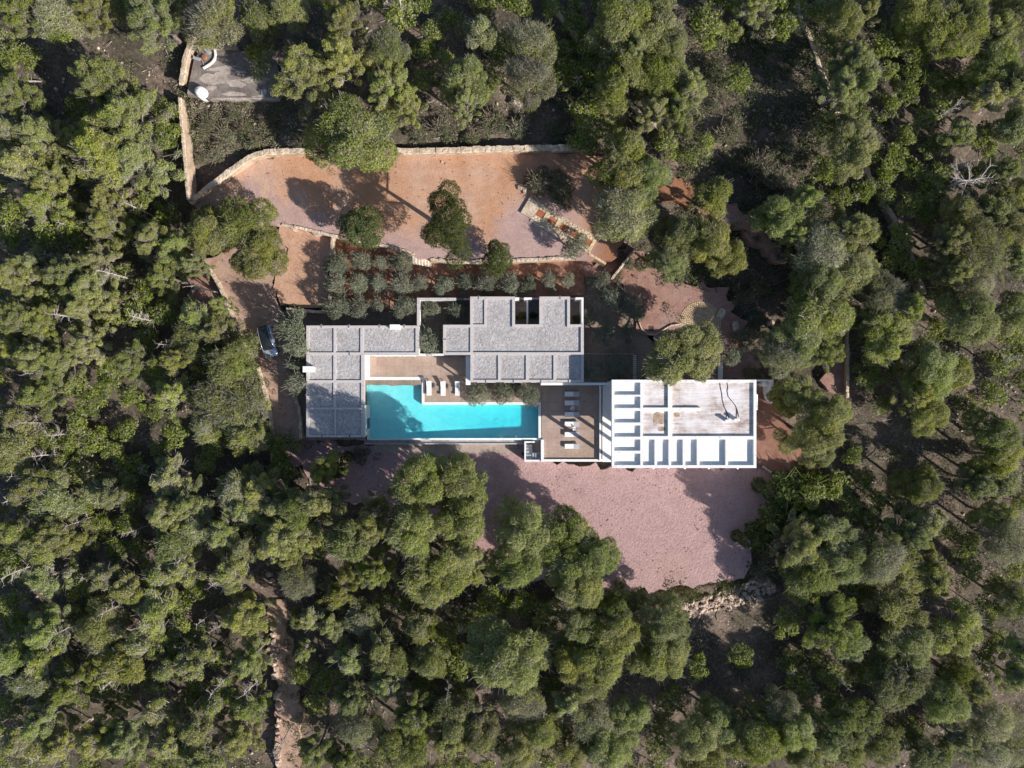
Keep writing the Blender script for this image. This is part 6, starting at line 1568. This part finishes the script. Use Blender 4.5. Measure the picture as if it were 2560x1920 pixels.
def edge_scrub(pts, n, seed, rmin, rmax, per):
    global scatter
    r = np.random.default_rng(seed); P_ = np.array(pts); i = r.integers(0, len(P_), n); u = r.random((n, 1))
    q = P_[i] * (1 - u) + P_[(i + 1) % len(P_)] * u + r.normal(0, .45, (n, 2))
    q = q[~inside(HOUSEPLATE, q[:, 0], q[:, 1])]
    old = scatter
    scatter = lambda *_: (q[:, 0], q[:, 1], np.array([ground_z(*w_) for w_ in q]), r)
    out = scrub(n, None, seed, rmin, rmax, per); scatter = old
    return out
parts += [edge_scrub(poly(pl, z_)[i0:i1], n_, 300 + i0, .25, .75, 70) for pl, z_, n_, i0, i1 in ((COURT, Z_CT, 150, 7, 24), (REDD, Z_RD, 90, 1, 10), (EPATH, Z_OR, 110, 0, 9), (TRACK, Z_TR, 90, 1, 8), (DRIVE, Z_DR, 60, 13, 21), (ORANGE, Z_OR, 50, 6, 16), (ORANGE, Z_OR, 26, 0, 6), (EROAD, -.3, 40, 0, 7))]
o = link('undergrowth', leaf_mesh('undergrowth', parts, M['shrub'])); stuff(o, 'low scrub and dry grass covering the forest floor', 'undergrowth')
# weeds on the verge between the court and the rubble bank
VG = poly([(1545, 1478), (1620, 1486), (1700, 1470), (1800, 1456), (1860, 1448), (1880, 1460), (1820, 1482), (1740, 1502), (1660, 1515), (1560, 1500)], -2.2)
r = np.random.default_rng(5); n = 1500; x = r.uniform(min(p[0] for p in VG), max(p[0] for p in VG), n); y = r.uniform(min(p[1] for p in VG), max(p[1] for p in VG), n)
k = inside(VG, x, y) & (np.sin(x * 1.1) + np.sin(y * 2.3) + r.normal(0, .6, n) > -.5); x, y = x[k], y[k]
z = g0(x, y); idx = np.repeat(np.arange(len(x)), 14); P = np.stack([x[idx] + r.normal(0, .12, len(idx)), y[idx] + r.normal(0, .12, len(idx)), np.maximum(z[idx], -2.6) + r.uniform(.05, .3, len(idx))], 1)
V, F = tufts(P, unit(r.normal(0, .4, P.shape) + np.array([0, 0, 1])), .22, .07, r, 1.0)
o = link('weeds', leaf_mesh('weeds', [(V, F, r.uniform(0.0, .75, len(P)))], M['ever'])); stuff(o, 'green weeds along the lower edge of the gravel court', 'weeds')
# loose pale stones
x, y, z, r = scatter(5200, (-72, 72, -54, 54), 88)
f = np.sin(x * .19 + 2.2) * np.sin(y * .23 + .7) + .6 * np.sin(x * .53 + 1) * np.sin(y * .49); k = (f + r.normal(0, .35, len(x)) > .45) | ((x < -41) & (y > 30) & (r.random(len(x)) < .7))
x, y, z = x[k], y[k], z[k]; n = len(x)
base = np.array([(-.5, -.5, -.3), (.5, -.45, -.3), (.45, .5, -.3), (-.5, .4, -.3), (-.35, -.3, .35), (.3, -.35, .4), (.35, .3, .3), (-.3, .35, .38)])
fc = np.array([(4, 5, 6, 7), (0, 1, 5, 4), (1, 2, 6, 5), (2, 3, 7, 6), (3, 0, 4, 7)])
s = r.uniform(.12, .5, n) ** 1.0; a = r.uniform(0, 6.28, n)
B = base[None] * (1 + r.normal(0, .14, (n, 8, 3))) * s[:, None, None] * np.stack([np.ones(n), r.uniform(.6, 1, n), r.uniform(.5, .9, n)], 1)[:, None, :]
ca, sa_ = np.cos(a)[:, None], np.sin(a)[:, None]
V = np.stack([B[..., 0] * ca - B[..., 1] * sa_ + x[:, None], B[..., 0] * sa_ + B[..., 1] * ca + y[:, None], B[..., 2] + z[:, None] + .12 * s[:, None]], -1).reshape(-1, 3)
F = (fc[None] + (np.arange(n) * 8)[:, None, None]).reshape(-1, 4)
me = fast_mesh('loose_stones', V, F, 4); me.materials.append(M['rock'])
stuff(link('loose_stones', me), 'loose pale stones scattered over the forest floor', 'stones')
# pine needles, cones and bark bits blown over the open gravel
r = np.random.default_rng(41); Lx, Ly, Lz = [], [], []
for pl, z_, n_ in ((COURT, Z_CT, 700), (ORANGE, Z_OR, 260), (DRIVE, Z_DR, 120), (REDD, Z_RD, 220)):
    P_ = poly(pl, z_); qx = r.uniform(min(p[0] for p in P_), max(p[0] for p in P_), n_ * 3); qy = r.uniform(min(p[1] for p in P_), max(p[1] for p in P_), n_ * 3)
    k = inside(P_, qx, qy) & ~inside(HOUSEPLATE, qx, qy) & (np.sin(qx * .5 + 1) * np.sin(qy * .6) + r.normal(0, .5, len(qx)) > .25); Lx.append(qx[k][:n_]); Ly.append(qy[k][:n_]); Lz.append(np.full(k.sum(), z_)[:n_])
x, y, z = map(np.concatenate, (Lx, Ly, Lz)); P = np.stack([x, y, z + .03], 1)
V, F = tufts(P, np.tile(np.array([[0, 0, 1.0]]), (len(P), 1)) + r.normal(0, .15, P.shape), .30, .10, r, .1)
me = fast_mesh('needle_litter', V, F, 4); me.materials.append(M['litter']); stuff(link('needle_litter', me), 'brown pine litter scattered over the gravel and earth', 'litter')
# dead twigs and fallen branches
x, y, z, r = scatter(1500, (-70, 70, -52, 52), 91); n = len(x); a = r.uniform(0, 6.28, n); l = r.uniform(.5, 2.0, n); w_ = r.uniform(.02, .05, n)
dx, dy = np.cos(a), np.sin(a); zz0 = z + .12; zz1 = z + r.uniform(.1, .6, n)
V = np.stack([np.stack([x - dy * w_, y + dx * w_, zz0], 1), np.stack([x + dy * w_, y - dx * w_, zz0], 1), np.stack([x, y, zz0 + w_ * 2], 1), np.stack([x + dx * l, y + dy * l, zz1], 1)], 1).reshape(-1, 3)
i4 = np.arange(n)[:, None] * 4
F = np.concatenate([i4 + np.array([[0, 1, 3]]), i4 + np.array([[1, 2, 3]]), i4 + np.array([[2, 0, 3]])], 0)
me = fast_mesh('fallen_twigs', V, F, 3); me.materials.append(M['deadwood'])
stuff(link('fallen_twigs', me), 'grey fallen twigs on the forest floor', 'twigs')
